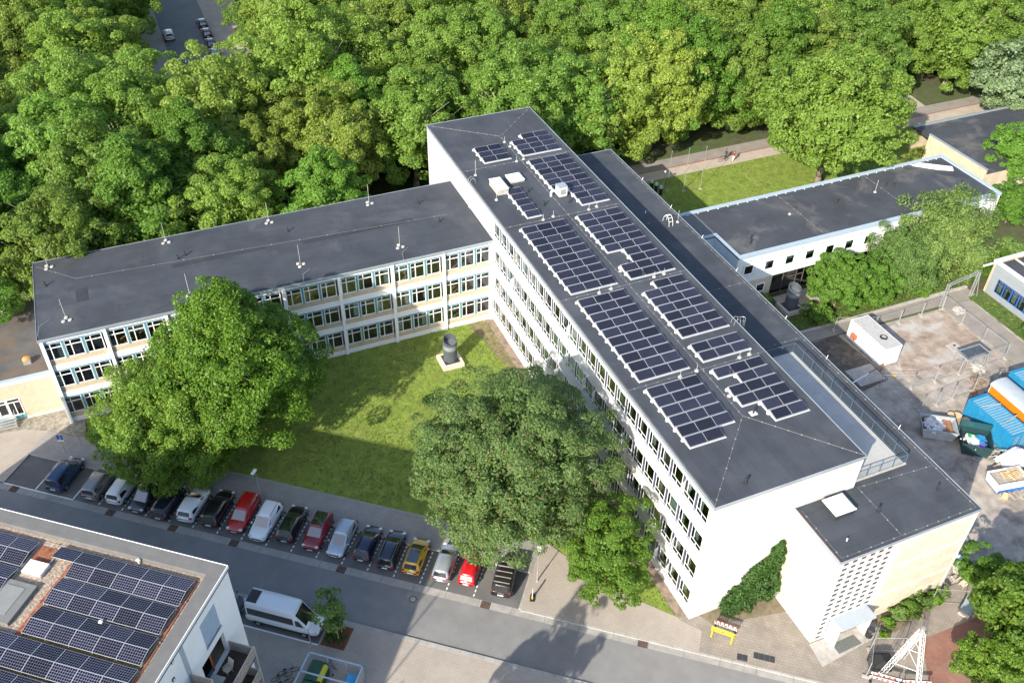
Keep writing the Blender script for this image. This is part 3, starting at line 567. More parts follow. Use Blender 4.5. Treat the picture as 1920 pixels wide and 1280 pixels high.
# terrace sunk between block and strip, with its railing
MB().box(W4+.11, .55, HA+.001, 20.0, 16.4, HA+.06).build('terrace_deck', mat('terrace_concrete', (.40, .39, .37), .85, .08, .8, stain=(.30, .31, .31), sscale=.4, samt=.5, brick=(1.5, 1.5, .008, .06)), anx)
MB().box(W4+.11, .35, HA+.001, 20.1, .545, HA+.14).build('terrace_kerb', m_conc, anx)
m_rail = mat('blue_grey_railing', (.07, .11, .15), .5, .08, 1)
rl = empty('terrace_railing', (20.05, .5, HA), 0, 'blue-grey metal railing round the roof terrace', 'railing')
path = [(W4+.2, .5), (20.1, .5), (20.1, 16.5), (W4+.2, 16.5)]
for (x0, y0), (x1, y1) in zip(path[:-1], path[1:]):
    L = math.hypot(x1-x0, y1-y0); n = max(2, int(L/1.35)); d = ((x1-x0)/L, (y1-y0)/L)
    for z in (1.08, .12): MB().cyl((x0, y0, HA+z), (x1, y1, HA+z), .04 if z > 1 else .025, 6).build('rail', m_rail, rl)
    pm_ = MB().box(-.03, -.03, 0, .03, .03, 1.06).mesh('post', m_rail)
    for i in range(n+1): add('post', pm_, rl, (x0+d[0]*L*i/n, y0+d[1]*L*i/n, HA), 0, True)
    b = MB(); nb = int(L/.13)
    for i in range(nb):
        x, y = x0+d[0]*(i+.5)*L/nb, y0+d[1]*(i+.5)*L/nb; b.box(x-.005, y-.005, HA+.12, x+.005, y+.005, HA+1.06)
    tag(b.build('balusters', m_rail, rl), kind='stuff')
# ------------------------------------------------------------------ clad two-storey building on the right
H2 = 7.5; B0, B1, BV, BB = 27.7, 68.4, 36.2, 47.2
cl = empty('clad_building', (B0, BV, 0), 0, 'two-storey building with white clad upper floor and square windows', 'building')
m_clad = mat('white_cladding', (.72, .73, .73), .6, .05, .6, stain=(.6, .56, .5), sscale=.3, samt=.25, brick=(3.0, .28, .006, .03, (R(90), 0, 0)))
m_clad2 = mat('pale_blue_cladding', (.46, .57, .65), .6, .05, .6, brick=(.3, 4, .006, .03, (0, R(90), 0)))
wc = [29.43+2.98*i for i in range(13)]
b = MB(); wz0, wz1, hw = 4.72, 6.08, .68
b.box(B0, BV, 3.55, B1, BV+.25, wz0).box(B0, BV, wz1, B1, BV+.25, 7.2)
ed = [B0]+sum([[c-hw, c+hw] for c in wc], [])+[B1]
for a, c in zip(ed[0::2], ed[1::2]): b.box(a, BV, wz0, c, BV+.25, wz1)
b.box(B1-.25, BV+.25, 3.55, B1, BB, 7.2).box(B0, BB-.25, 0, B1-.25, BB, 7.2)
b.build('cladding', m_clad, cl)
MB().box(B0, BV+.25, 0, B0+.25, BB-.25, 7.2).box(22.46, 41.4, 3.0, B0-.002, 41.65, 7.2).build('side_cladding', m_clad2, cl)
fw_ = frame_mesh('window', 1.36, 1.36, [], .10, .10); pw_ = pane_mesh(1.36, 1.36, m_glass, .08, -.05)
gs = MB().box(-.2, -.012, -.2, 1.56, -.004, 1.56).mesh('surround', mat('surround_grey', (.30, .31, .33), .7, .1, 1))
for i, c in enumerate(wc):
    o = put_window(cl, fw_, pw_, (c-hw, BV+.06, wz0), 0, curtain_mesh(.12, 1.24, .6, 1.24) if i in (2, 3, 5, 8) else curtain_mesh(.12, .7, .12, 1.24) if i % 3 == 1 else None)
sf = MB().box(0, -.02, 0, 1.76, -.003, .04).box(0, -.02, 1.72, 1.76, -.003, 1.76).box(0, -.02, .04, .04, -.003, 1.72).box(1.72, -.02, .04, 1.76, -.003, 1.72).mesh('surround', mat('surround_grey', (.3, .3, .3)))
for c in wc: add('surround', sf, cl, (c-.88, BV, wz0-.2), 0, True)
MB().box(B0+.26, BV+.26, 3.3, B1-.26, BB-.26, 3.5).box(B0+.26, BV+4, 3.5, B1-.26, BV+4.2, 7.1).box(B0+.26, BV+.26, 7.0, B1-.26, BV+4, 7.1).build('room_wall', m_room, cl)
vent = MB().cyl((0, -.02, 0), (0, .02, 0), .07, 8).mesh('vent_hole', m_dark)
for i, c in enumerate(wc): add('vent_hole', vent, cl, (c+.1, BV-.005, 6.72), 0, True); add('vent_hole', vent, cl, (c+1.5, BV-.005, 6.72), 0, True)
MB().box(B0, BV+.05, 0, 33.4, BV+.3, 3.54).build('ground_floor_wall', m_cream, cl)
put_window(cl, frame_mesh('window', 1.3, 1.3, [], .1, .12, m_frame), pane_mesh(1.3, 1.3, m_dglass, .1), (31.1, BV+.04, 1.5), 0)
gf = MB(); gf.box(33.41, BV+.5, 3.2, B1-.26, BV+.62, 3.54).box(33.41, BV+.5, 0, B1-.26, BV+.62, .25)
x = 33.45
while x < B1-.5: gf.box(x, BV+.5, .25, x+.09, BV+.6, 3.2); x += 1.1 if 36 < x < 38.2 else 2.0
gf.box(36.3, BV+.5, 2.2, 38.6, BV+.6, 2.3).build('shop_frame', mat('brown_frame', (.13, .10, .09), .5, .1, 2), cl)
MB().quad((33.41, BV+.55, .2), (B1-.3, BV+.55, .2), (B1-.3, BV+.55, 3.3), (33.41, BV+.55, 3.3)).build('shop_glazing', m_dglass, cl)
MB().box(33.4, BV+3.5, 0, B1-.3, BV+3.6, 3.3).build('room_wall', m_room, cl)
MB().prism([(B0+.0, BV+.0), (B1, BV), (B1, BB), (22.46, BB), (22.46, 41.4), (B0, 41.4)], 7.202, 7.42).build('roof', m_roof3, cl)
cp = MB(); cw = .55
cp.box(B0-.06, BV-.06, 7.2, B1+.06, BV-.005, 7.6).box(B0-.06, BV-.005, 7.421, B1+.06, BV+.42, 7.6).box(B1-.42, BV+.42, 7.421, B1+.06, BB+.06, 7.6).box(22.5, BB-.42, 7.421, B1-.42, BB+.06, 7.6).box(B0-.06, BV+.42, 7.421, B0+.35, 41.4, 7.6).box(22.5, 41.34, 7.421, B0+.35, 41.75, 7.6)
cp.build('coping', m_coping, cl)
MB().box(22.5, 41.76, 7.422, B0+.3, BB-.43, 7.44).build('link_roof', mat('slate_felt', (.13, .135, .14), .85, .12, 3), cl)
cable([(40.5, BV+.5, 7.44), (40.5, BB-.5, 7.44)], cl, .015, 1.4); cable([(54.5, BV+.5, 7.44), (54.5, BB-.5, 7.44)], cl, .015, 1.4)
bdt = MB()
for i in range(30): bdt.box(24+i*1.48, BB-.62, 7.42, 24.1+i*1.48, BB-.5, 7.5)
tag(bdt.build('cable_clips', m_wmet, cl), kind='stuff')
tag(MB().prism([(62.5, 46.4), (63.8, 46.5), (67.3, 44.0), (66.8, 43.2), (65.8, 43.8), (65.2, 44.1)], 7.43, 7.62).build('roof_board', m_wmet), 'loose white board lying on the clad building roof corner', 'board')
for x, y, l in ((31.5, 39.4, 'left dark vent pipe near the notched end of the clad building roof'), (30.9, 38.6, 'dark vent pipe nearest the notched corner of the clad building roof'), (46.6, 42.3, 'left of the two dark vent pipes by the rusty roof stain'), (55.4, 43.4, 'dark vent pipe in the middle of the worn clad building roof'), (56.4, 43.0, 'second dark vent pipe in the middle of the worn clad building roof'), (65.4, 40.2, 'dark vent pipe near the board end of the clad building roof')): pipe(x, y, 7.43, l, .5, .08)
rod(53.0, 42.6, 7.43, 'lightning rod with pale foot on the worn clad building roof', 1.8); rod(39.2, 42.2, 7.43, 'low lightning rod foot left on the clad building roof', .3)
# ------------------------------------------------------------------ smaller neighbours
fb = empty('garage_building', (77, 46, 0), 0, 'low building with beige side wall and dark flat roof at the far right', 'building')
MB().box(77, 46, 0, 77.3, 57.6, 4.0).box(77.3, 46, 0, 110, 46.3, 3.2).box(77.3, 60.7, 0, 110, 61, 3.2).build('wall', mat('beige_render', (.52, .43, .31), .85, .14, 1.2, stain=(.62, .56, .47), sscale=.5, samt=.5), fb)
MB().box(77.3, 46, 3.2, 110, 61.2, 3.5).build('roof', m_roof3, fb); MB().box(76.95, 45.95, 4.0, 77.35, 57.7, 4.1).build('coping', m_trim, fb); MB().box(77.36, 61.0, 3.5, 110, 61.3, 3.7).build('roof_edge', m_trim, fb)
rb = empty('annexe_building', (59.9, 15, 0), 0, 'low grey building with blue framed windows at the right edge', 'building')
m_corr = mat('grey_sheet_cladding', (.24, .27, .295), .6, .06, 1, brick=(.25, 9, .01, .05, (R(90), 0, R(90))))
MB().box(60.0, 14, 0, 60.3, 27.1, .85).box(60.0, 14, 2.75, 60.3, 27.1, 4.4).box(60.0, 26.0, .85, 60.3, 27.1, 2.75).build('wall', m_corr, rb)
MB().box(60.0, 27.1, 0, 76, 27.4, 4.5).build('brick_wall', mat('pale_brick', (.58, .47, .33), .85, .12, 3, brick=(.24, .08, .008, .12, (R(90), 0, 0))), rb)
fb3 = frame_mesh('window', 1.15, 1.9, [(.08, 1.35, 1.07, 1.4)], .06, .08, mat('blue_window_frame', (.03, .10, .35), .4, .05, 1)); pb3 = pane_mesh(1.15, 1.9, m_glass)
for i in range(10): put_window(rb, fb3, pb3, (60.02, 25.95-1.17*i, .85), R(-90), curtain_mesh(.1, .75, .1, 1.8) if i % 2 == 0 else curtain_mesh(.1, .4, .1, 1.8))
MB().box(63, 14, 0, 63.2, 27, 4.4).build('room_wall', m_room, rb); MB().box(60.35, 14, 4.1, 76, 27.1, 4.25).build('roof', m_roof3, rb)
MB().box(59.95, 14, 4.4, 60.6, 27.1, 4.55).box(59.95, 27.1, 4.51, 76, 27.6, 4.65).build('roof_edge', mat('light_edge', (.55, .57, .58), .6, .06, 1), rb)
MB().box(58.2, 27.3, 4.2, 60, 27.45, 4.4).build('gutter_spout', m_wmet, rb)
# low link building at the far left
lk = empty('link_building', (-90, 47.6, 0), 0, 'single-storey beige building with glazed doors joining the wing at the left', 'building')
lv = 47.62; HL = 5.4
b = MB(); b.box(-90, lv, 0, -55.4, lv+.3, 4.9).box(-51.7, lv, 0, -47.73, lv+.3, 4.9).box(-55.4, lv, 3.1, -51.7, lv+.3, 4.9)
b.build('wall', mat('cream_brick', (.55, .47, .35), .85, .08, 2, stain=(.47, .39, .28), sscale=1.2, samt=.4, brick=(.24, .09, .006, .06, (R(90), 0, 0))), lk)
MB().box(-90, lv-.05, 0, -55.4, lv-.003, .3).box(-51.7, lv-.05, 0, -47.73, lv-.003, .3).build('plinth', m_offw, lk)
MB().box(-90, lv-.1, 4.9, -47.75, lv+.3, 5.35).build('fascia', m_offw, lk); MB().box(-90, lv-.14, 5.352, -47.75, lv+.22, 5.46).box(-90, 62.4, 5.0, -47.75, 62.8, 5.46).build('coping', m_coping, lk)
MB().box(-90, lv+.301, 4.9, -47.75, 62.4, 5.2).build('roof', mat('brown_stained_roof', (.085, .083, .08), .85, .25, .5, stain=(.16, .11, .07), sscale=.22, samt=.7, sth=.5), lk)
fd = frame_mesh('window', 1.3, 2.3, [(.6, .1, .68, 1.75), (.09, 1.75, 1.21, 1.83)], .1, .1); pd = pane_mesh(1.3, 2.3, m_dglass)
put_window(lk, fd, pd, (-53.05, lv+.1, .75), 0); put_window(lk, fd, pd, (-55.35, lv+.1, .75), 0)
do = add('door', frame_mesh('door', 1.0, 2.3, [(.09, 1.75, .91, 1.83), (.09, .1, .91, .35)], .1, .13), lk, (-54.05, lv+.1, .75), 0, True); add('pane', pane_mesh(1.0, 2.3, m_dglass), do)
MB().box(.84, -.15, .95, .88, -.1, 1.25).build('handle', m_galv, do, False)
MB().box(-55.4, lv-.01, .3, -51.7, lv+.2, .74).build('spandrel', m_teal, lk); MB().box(-58, lv+3, 0, -50, lv+3.1, 4.9).build('room_wall', m_room, lk)
tag(MB().cyl((-54.2, lv-.12, 3.45), (-54.2, lv-.12, 3.46), .2, 12).cyl((-54.2, lv-.3, 3.3), (-54.2, lv-.05, 3.3), .16, 12, .1).build('wall_lamp', m_wmet), 'round white lamp above the glazed door of the beige building', 'lamp')
e = empty('entrance_steps', (-53.6, 46.6, .11), 0, 'grey metal entrance steps with handrails at the glazed door', 'steps')
for i in range(4): MB().box(-.9, .9-.28*i-.28, .62-.15*i, .9, .9-.28*i, .66-.15*i).build('tread', m_galv, e, False)
for x in (-.95, .95):
    MB().tube([(x, .95, 1.55), (x, .6, 1.55), (x, -.3, 1.0), (x, -.3, 0)], .03, 6).tube([(x, .6, 1.55), (x, .6, 0)], .03, 6).build('handrail', m_galv, e, False)
e = empty('roof_vent', (-50.2, 50.2, 5.2), 0, 'small roof vent with a round orange-brown cap', 'vent')
MB().box(-.35, -.35, 0, .35, .35, .5).build('base', m_galv, e, False)
b = MB()
for i in range(5):
    a0, a1 = math.pi/2*i/5, math.pi/2*(i+1)/5; b.cyl((0, 0, .5+.3*math.sin(a0)), (0, 0, .5+.3*math.sin(a1)), .42*math.cos(a0), 14, .42*math.cos(a1)+.001)
b.build('cap', mat('orange_cap', (.50, .26, .07), .6, .2, 2), e, False)
tag(MB().cyl((-46.75, 41.3, 0), (-46.75, 41.3, 2.2), .03, 6).build('wire_post', m_galv), 'thin grey post at the corner of the gravel bed', 'post')
# ------------------------------------------------------------------ apartment block at the lower left (street frame)
SF, TF, HZ = -31.63, -16.85, 17.5       # right end wall, street wall, roof height
ap = empty('apartment_building', (*ST(SF, TF), 0), SA, 'white apartment block with gravel roof, solar panels and balconies', 'building')
# local axes: x along the street (0 at the right end wall, negative to the left), y towards the street wall (0), negative behind
XL, YB = -40.3, -28.0
m_apw = mat('apartment_plaster', (.80, .80, .79), .85, .03, .8, stain=(.70, .70, .70), sscale=.3, samt=.3)
b = MB(); b.box(XL, -.35, 0, 0, 0, 17.1).box(XL, YB, 0, 0, YB+.35, 17.1).box(XL, YB+.35, 0, XL+.35, -.35, 17.1)
# right end wall with real openings: (y0, y1, z0, z1)
OP = []
for fl in range(6):
    z = 2.1+2.85*fl - 2.0
for k, zf in enumerate((1.9, 4.75, 7.6, 10.45, 13.3)):
    if k == 4: OP.append((-4.0, -2.1, 13.65, 16.25))
    else: OP.append((-4.95, -2.1, zf, zf+2.4))
    OP.append((-13.5, -10.5, zf, zf+2.4)); OP.append((-22, -19, zf, zf+2.4))
def wall_open(b, x0, x1, y0, y1, z0, z1, ops):
    ys = sorted({y0, y1} | {o[0] for o in ops} | {o[1] for o in ops})
    for a, c in zip(ys[:-1], ys[1:]):
        zs_ = z0; col = sorted([o for o in ops if o[0] <= a+1e-6 and o[1] >= c-1e-6], key=lambda o: o[2])
        for o in col: b.box(x0, a, zs_, x1, c, o[2]); zs_ = o[3]
        b.box(x0, a, zs_, x1, c, z1)
wall_open(b, -.35, 0, YB+.35, -.35, 0, 17.1, OP)
b.build('wall', m_apw, ap, False)
MB().box(XL+.36, YB+.36, 16.6, -.36, -.36, 17.02).build('roof_slab', mat('roof_gravel', (.33, .26, .20), .95, .6, 5, stain=(.20, .14, .10), sscale=6, samt=.6, sth=.5, bump=1, bscale=8, detail=10), ap, False)
cpm = mat('concrete_coping', (.135, .132, .128), .85, .10, 1.2, brick=(1.2, .6, .005, .04))
MB().box(XL-.06, -.95, 17.021, .06, .06, 17.5).box(-.95, YB-.06, 17.021, .06, -.95, 17.5).box(XL-.06, YB-.06, 17.021, XL+.9, -.95, 17.5).build('coping', cpm, ap, False)
MB().box(XL-.1, .06, 17.25, .1, .1, 17.53).box(.06, YB-.1, 17.25, .1, .06, 17.53).build('edge_profile', mat('white_edge', (.8, .8, .8), .4, .02, 1), ap, False)
sed = mat('red_sedum', (.27, .09, .05), .95, .5, 3, stain=(.20, .17, .05), sscale=1.5, samt=.6, bump=.9, bscale=10)
sb = MB()
for (x0, y0, x1, y1) in ((-10.5, -8.6, -10.1, -2.3), (-12.5, -2.5, -11.9, -1.7), (-1.6, -10, -1.25, -1.4), (-13.3, -3.0, -12.0, -1.65), (-10.3, -1.55, -1.3, -1.35), (-20, -8.8, -10.2, -8.5), (-10.3, -11.2, -1.5, -10.9)): sb.prism([(x0+random.uniform(-.1, .1), y0), (x1, y0+.1), (x1-.1, y1), (x0, y1-.05)], 17.022, 17.05+random.uniform(0, .012))
sb.build('sedum_strip', sed, ap, False)
for y in (-3.78, -5.92, -8.12, -10.3): MB().box(-10.2, y-.12, 17.03, -1.6, y+.12, 17.07).build('moss_strip', mat('moss', (.19, .14, .045), .95, .5, 4, bump=.9), ap, False)
p2 = MB().box(-.845, -.53, -.02, .845, .53, .02).mesh('solar_panel', MATS['panel_frame_aluminium']); c2 = MB().quad((-.825, -.51, .024), (.825, -.51, .024), (.825, .51, .024), (-.825, .51, .024)).mesh('cell_sheet', m_cell2)
def apt_array(x1, y1, nu, nl, label, off=0):
    e = empty('solar_array', (*[a for a in (0, 0)], 0)); P = ST(SF+x1, TF+y1); e.location = (*P, 17.06); e.rotation_euler = (0, 0, SA); tag(e, label, 'solar panels', 'solar arrays on the apartment roof')
    for row, n in ((0, nu), (1, nl)):
        for i in range(n):
            o = add('solar_panel', p2, e, (-.845-1.705*i, -.52-1.045*row, .32)); o.rotation_euler = (R(-11) if row == 0 else R(11), 0, 0); add('cell_sheet', c2, o)
    L = max(nu, nl)*1.705
    for i in range(max(nu, nl)+1): MB().box(-1.705*i-.03, -2.1, .02, -1.705*i+.03, .02, .09).build('base_rail', m_galv, e, False)
    return e
# measured rows of east-west panel pairs
apt_array(-1.55, -1.5, 6, 5, 'solar panel pairs nearest the street on the apartment roof')
apt_array(-1.6, -3.7, 5, 5, 'second pair row of solar panels from the street on the apartment roof')
apt_array(-1.55, -5.95, 5, 5, 'third pair row of solar panels from the street on the apartment roof')
apt_array(-1.5, -8.3, 8, 8, 'fourth long pair row of solar panels on the apartment roof')
apt_array(-1.5, -10.6, 9, 9, 'lowest pair row of solar panels at the photo bottom edge')
apt_array(-13.45, -1.6, 6, 6, 'upper left pair row of solar panels left of the white hatch')
apt_array(-13.45, -3.85, 6, 6, 'lower left pair row of solar panels beside the grey hatch')
e = empty('roof_hatch', (*ST(SF-12.35, TF-3.55), 17.03), SA, 'white square roof dome on the apartment gravel roof', 'roof dome')
MB().box(-.75, -.5, 0, .75, .55, .22).build('kerb', m_galv, e, False); MB().box(-.72, -.47, .221, .72, .52, .34).build('dome', MATS['opal_dome'], e, False)
e = empty('roof_hatch', (*ST(SF-12.6, TF-6.25), 17.03), SA, 'flat grey felt-covered roof hatch beside the solar panels', 'roof hatch')
MB().box(-1.3, -1.5, 0, 1.3, 1.5, .3).build('kerb', mat('grey_felt', (.155, .16, .155), .85, .1, 2), e, False); MB().box(-.7, -1.0, .301, .7, 1.1, .33).build('lid', mat('grey_lid', (.20, .205, .2), .8, .08, 2), e, False)
for x, y, l in ((-5.6, -6.05, 'white roof vent between the apartment panel rows'), (-6.0, -1.15, 'white round roof vent near the street edge of the apartment roof')): 
    e = empty('roof_vent', (*ST(SF+x, TF+y), 17.03), SA, l, 'vent'); MB().cyl((0, 0, 0), (0, 0, .45), .07, 8).build('pipe', m_wmet, e, False); MB().cyl((0, 0, .45), (0, 0, .53), .15, 12, .05).build('cap', m_wmet, e, False)
cable([ST(SF-1.35, TF-1.5)+(17.12,), ST(SF-1.35, TF-14)+(17.12,)], ap, .025, 3, 'conduit'); cable([ST(SF-1.35, TF-1.35)+(17.12,), ST(SF-20, TF-1.35)+(17.12,)], ap, .02, 3, 'conduit')
# end wall details: shuttered window, balconies
sh = add('shuttered_window', MB().box(-.12, -4.0, 13.65, -.06, -2.1, 16.25).mesh('shuttered_window', mat('shutter_backing', (.2, .25, .3), .6, .1, 2)), ap)
for i in range(20): MB().box(-.06, -3.98, 13.68+.128*i, -.03, -2.12, 13.68+.128*i+.115).build('slat', mat('shutter_slats', (.33, .42, .52), .5, .05, 2), sh, False)
MB().box(-.2, -4.05, 13.55, .06, -2.05, 13.65).build('sill', m_galv, sh, False)
MB().box(.001, -6.3, 10.3, .03, -5.9, 17.0).build('wall_groove', mat('grey_groove', (.36, .40, .44), .7, .05, 1), ap, False)
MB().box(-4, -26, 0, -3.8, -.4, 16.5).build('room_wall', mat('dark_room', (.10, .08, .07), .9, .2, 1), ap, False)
for zf in (1.9, 4.75, 7.6, 10.45): MB().box(-3.8, -26, zf-.25, -.36, -.4, zf-.05).build('floor_slab', m_floor, ap, False)
m_orange = mat('orange_frame', (.46, .13, .05), .5, .08, 2); m_reed = mat('reed_screen', (.30, .27, .24), .9, .3, 6)
def balcony(y0, y1, zf, dep=1.95, screen=True):
    bl = MB().box(.002, y0, zf-.22, dep, y1, zf-.02).build('balcony', mat('balcony_floor', (.075, .055, .045), .8, .2, 3), ap, False)
    rb_ = MB()
    for a in ((.05, y1-.04, dep, y1), (dep-.04, y0, dep, y1-.04), (.05, y0, dep-.04, y0+.04)): rb_.box(a[0], a[1], zf+1.02, a[2], a[3], zf+1.08); rb_.box(a[0], a[1], zf-.02, a[2], a[3], zf+.02)
    rb_.build('railing', m_galv, bl, False)
    s_ = MB(); n = int((y1-y0)/.11)
    for i in range(n): y = y0+(i+.5)*(y1-y0)/n; s_.box(dep-.03+.012*(i % 2), y-.05, zf+.03, dep-.015+.012*(i % 2), y+.05, zf+1.0+.02*random.random())
    for i in range(int(dep/.11)):
        x = (i+.5)*.11; s_.box(x-.05, y1-.03, zf+.03, x+.05, y1-.015, zf+1.0+.04*random.random())
        s_.box(x-.05, y0+.015, zf+.03, x+.05, y0+.03, zf+1.0)
    tag(s_.build('screen', m_reed, bl, False), kind='stuff')
    MB().box(-.30, y0+.1, zf, -.26, y0+1.5, zf+2.35).build('sliding_door', m_dglass, bl, False)
    MB().box(-.32, y0+1.5, zf, -.22, y0+1.64, zf+2.4).box(-.32, y1-.15, zf, -.22, y1-.02, zf+2.4).build('door_frame', m_orange, bl, False)
    return bl
for zf in (1.9, 4.75, 7.6, 10.45): balcony(-5.3, -1.9, zf); balcony(-13.6, -10.3, zf); balcony(-22.3, -18.8, zf)
balcony(-10.2, -6.1, 13.0, 1.7)
for y in (-5.9, -1.85, -14.0, -10.2, -22.5, -18.6): MB().box(1.9, y-.04, 0, 2.0, y+.04, 11.5 if y > -6 else 16.5).build('balcony_post', m_galv, ap, False)
def garden_chair(loc, rz, label):
    e = empty('garden_chair', loc, rz, label, 'chair'); mc = mat('cream_plastic', (.55, .50, .40), .6, .06, 2)
    MB().box(-.25, -.25, .38, .25, .25, .43).build('seat', mc, e, False); MB().obox((0, -.36, .75), .25, .03, .38, 0, Matrix.Rotation(R(18), 4, 'X')).build('backrest', mc, e, False)
    lg = MB().box(-.02, -.02, 0, .02, .02, .38).mesh('leg', mc)
    for x in (-.22, .22):
        for y in (-.22, .22): add('leg', lg, e, (x, y, 0))
        MB().box(x-.03, -.3, .6, x+.03, .2, .63).build('armrest', mc, e, False)
garden_chair((*ST(SF+.75, TF-3.6), 10.44), SA+R(160), 'cream plastic chair on the apartment balcony')
e = empty('balcony_table', (*ST(SF+.6, TF-4.75), 10.44), SA, 'pale square table on the apartment balcony', 'table')
MB().box(-.5, -.42, .7, .5, .42, .74).build('table_top', m_conc, e, False)
for x in (-.42, .42):
    for y in (-.36, .36): MB().box(x-.03, y-.03, 0, x+.03, y+.03, .7).build('leg', m_galv, e, False)
for y, z, l in ((-7.1, 17.0, 'upper small wall lamp on the apartment end wall'), (-7.5, 15.6, 'lower small wall lamp on the apartment end wall')):
    e = empty('wall_lamp', (*ST(SF, TF+y), z), SA, l, 'lamp'); MB().box(.002, -.12, -.12, .09, .12, .12).build('housing', m_dark, e, False); MB().box(.091, -.08, -.08, .1, .08, .08).build('lens', m_wmet, e, False)

# ------------------------------------------------------------------ cars
def paint(name, c, rough=.22, metal=.0): return mat('paint_'+name, c, rough, .02, 1, metal=metal, spec=.5, coat=.8)
m_cg = mat('car_glass', (.015, .018, .02), .05, .1, 1, spec=.6); m_cg.node_tree.nodes['Principled BSDF'].inputs['IOR'].default_value = 2.3; m_tyre = mat('tyre', (.02, .02, .021), .85, .1, 5); m_rim = mat('alloy_rim', (.42, .43, .44), .3, .05, 3, metal=.7)
m_tail = mat('tail_light', (.35, .02, .02), .25, .1, 2, spec=.5); m_head = mat('head_light', (.62, .65, .68), .12, .05, 2, spec=.6); m_plate = mat('number_plate', (.72, .72, .70), .5, .05, 3); m_trimb = mat('black_plastic', (.025, .025, .027), .6, .1, 3)
PROF = {  # lower body stations (x, half-width factor, zb, zt), greenhouse base rear/front, roof rear/front, belt, side glass
 'hatch': dict(st=[(0, .72, .42, .70), (.02, .90, .26, .86), (.08, .97, .2, .93), (.2, 1, .2, .94), (.5, 1, .2, .92), (.72, .99, .2, .90), (.80, .97, .2, .86), (.92, .91, .22, .74), (.98, .78, .28, .62), (1, .62, .38, .54)], br=.015, bf=.78, rr=.11, rf=.54, belt=.89),
 'estate': dict(st=[(0, .74, .42, .74), (.02, .91, .26, .88), (.08, .97, .2, .92), (.2, 1, .2, .93), (.5, 1, .2, .91), (.72, .99, .2, .90), (.80, .97, .2, .85), (.92, .91, .22, .74), (.98, .78, .28, .62), (1, .62, .38, .54)], br=.01, bf=.77, rr=.07, rf=.55, belt=.89),
 'suv': dict(st=[(0, .76, .48, .82), (.02, .92, .30, 1.0), (.08, .98, .25, 1.06), (.2, 1, .24, 1.06), (.5, 1, .24, 1.04), (.70, .99, .24, 1.03), (.80, .97, .24, 1.0), (.92, .92, .26, .92), (.98, .82, .32, .76), (1, .66, .42, .66)], br=.015, bf=.75, rr=.10, rf=.53, belt=1.02),
 'van': dict(st=[(0, .86, .42, .85), (.015, .95, .28, 1.0), (.06, .99, .22, 1.05), (.2, 1, .2, 1.05), (.5, 1, .2, 1.03), (.74, .99, .2, 1.0), (.84, .97, .2, .95), (.94, .91, .24, .84), (.985, .80, .3, .7), (1, .66, .4, .6)], br=.005, bf=.84, rr=.035, rf=.62, belt=1.0),
 'bus': dict(st=[(0, .90, .45, .95), (.012, .97, .3, 1.1), (.05, 1, .24, 1.15), (.3, 1, .22, 1.15), (.6, 1, .22, 1.12), (.78, .99, .22, 1.08), (.87, .96, .22, 1.02), (.95, .90, .26, .9), (.99, .78, .34, .75), (1, .66, .44, .65)], br=.005, bf=.88, rr=.02, rf=.70, belt=1.06),
}
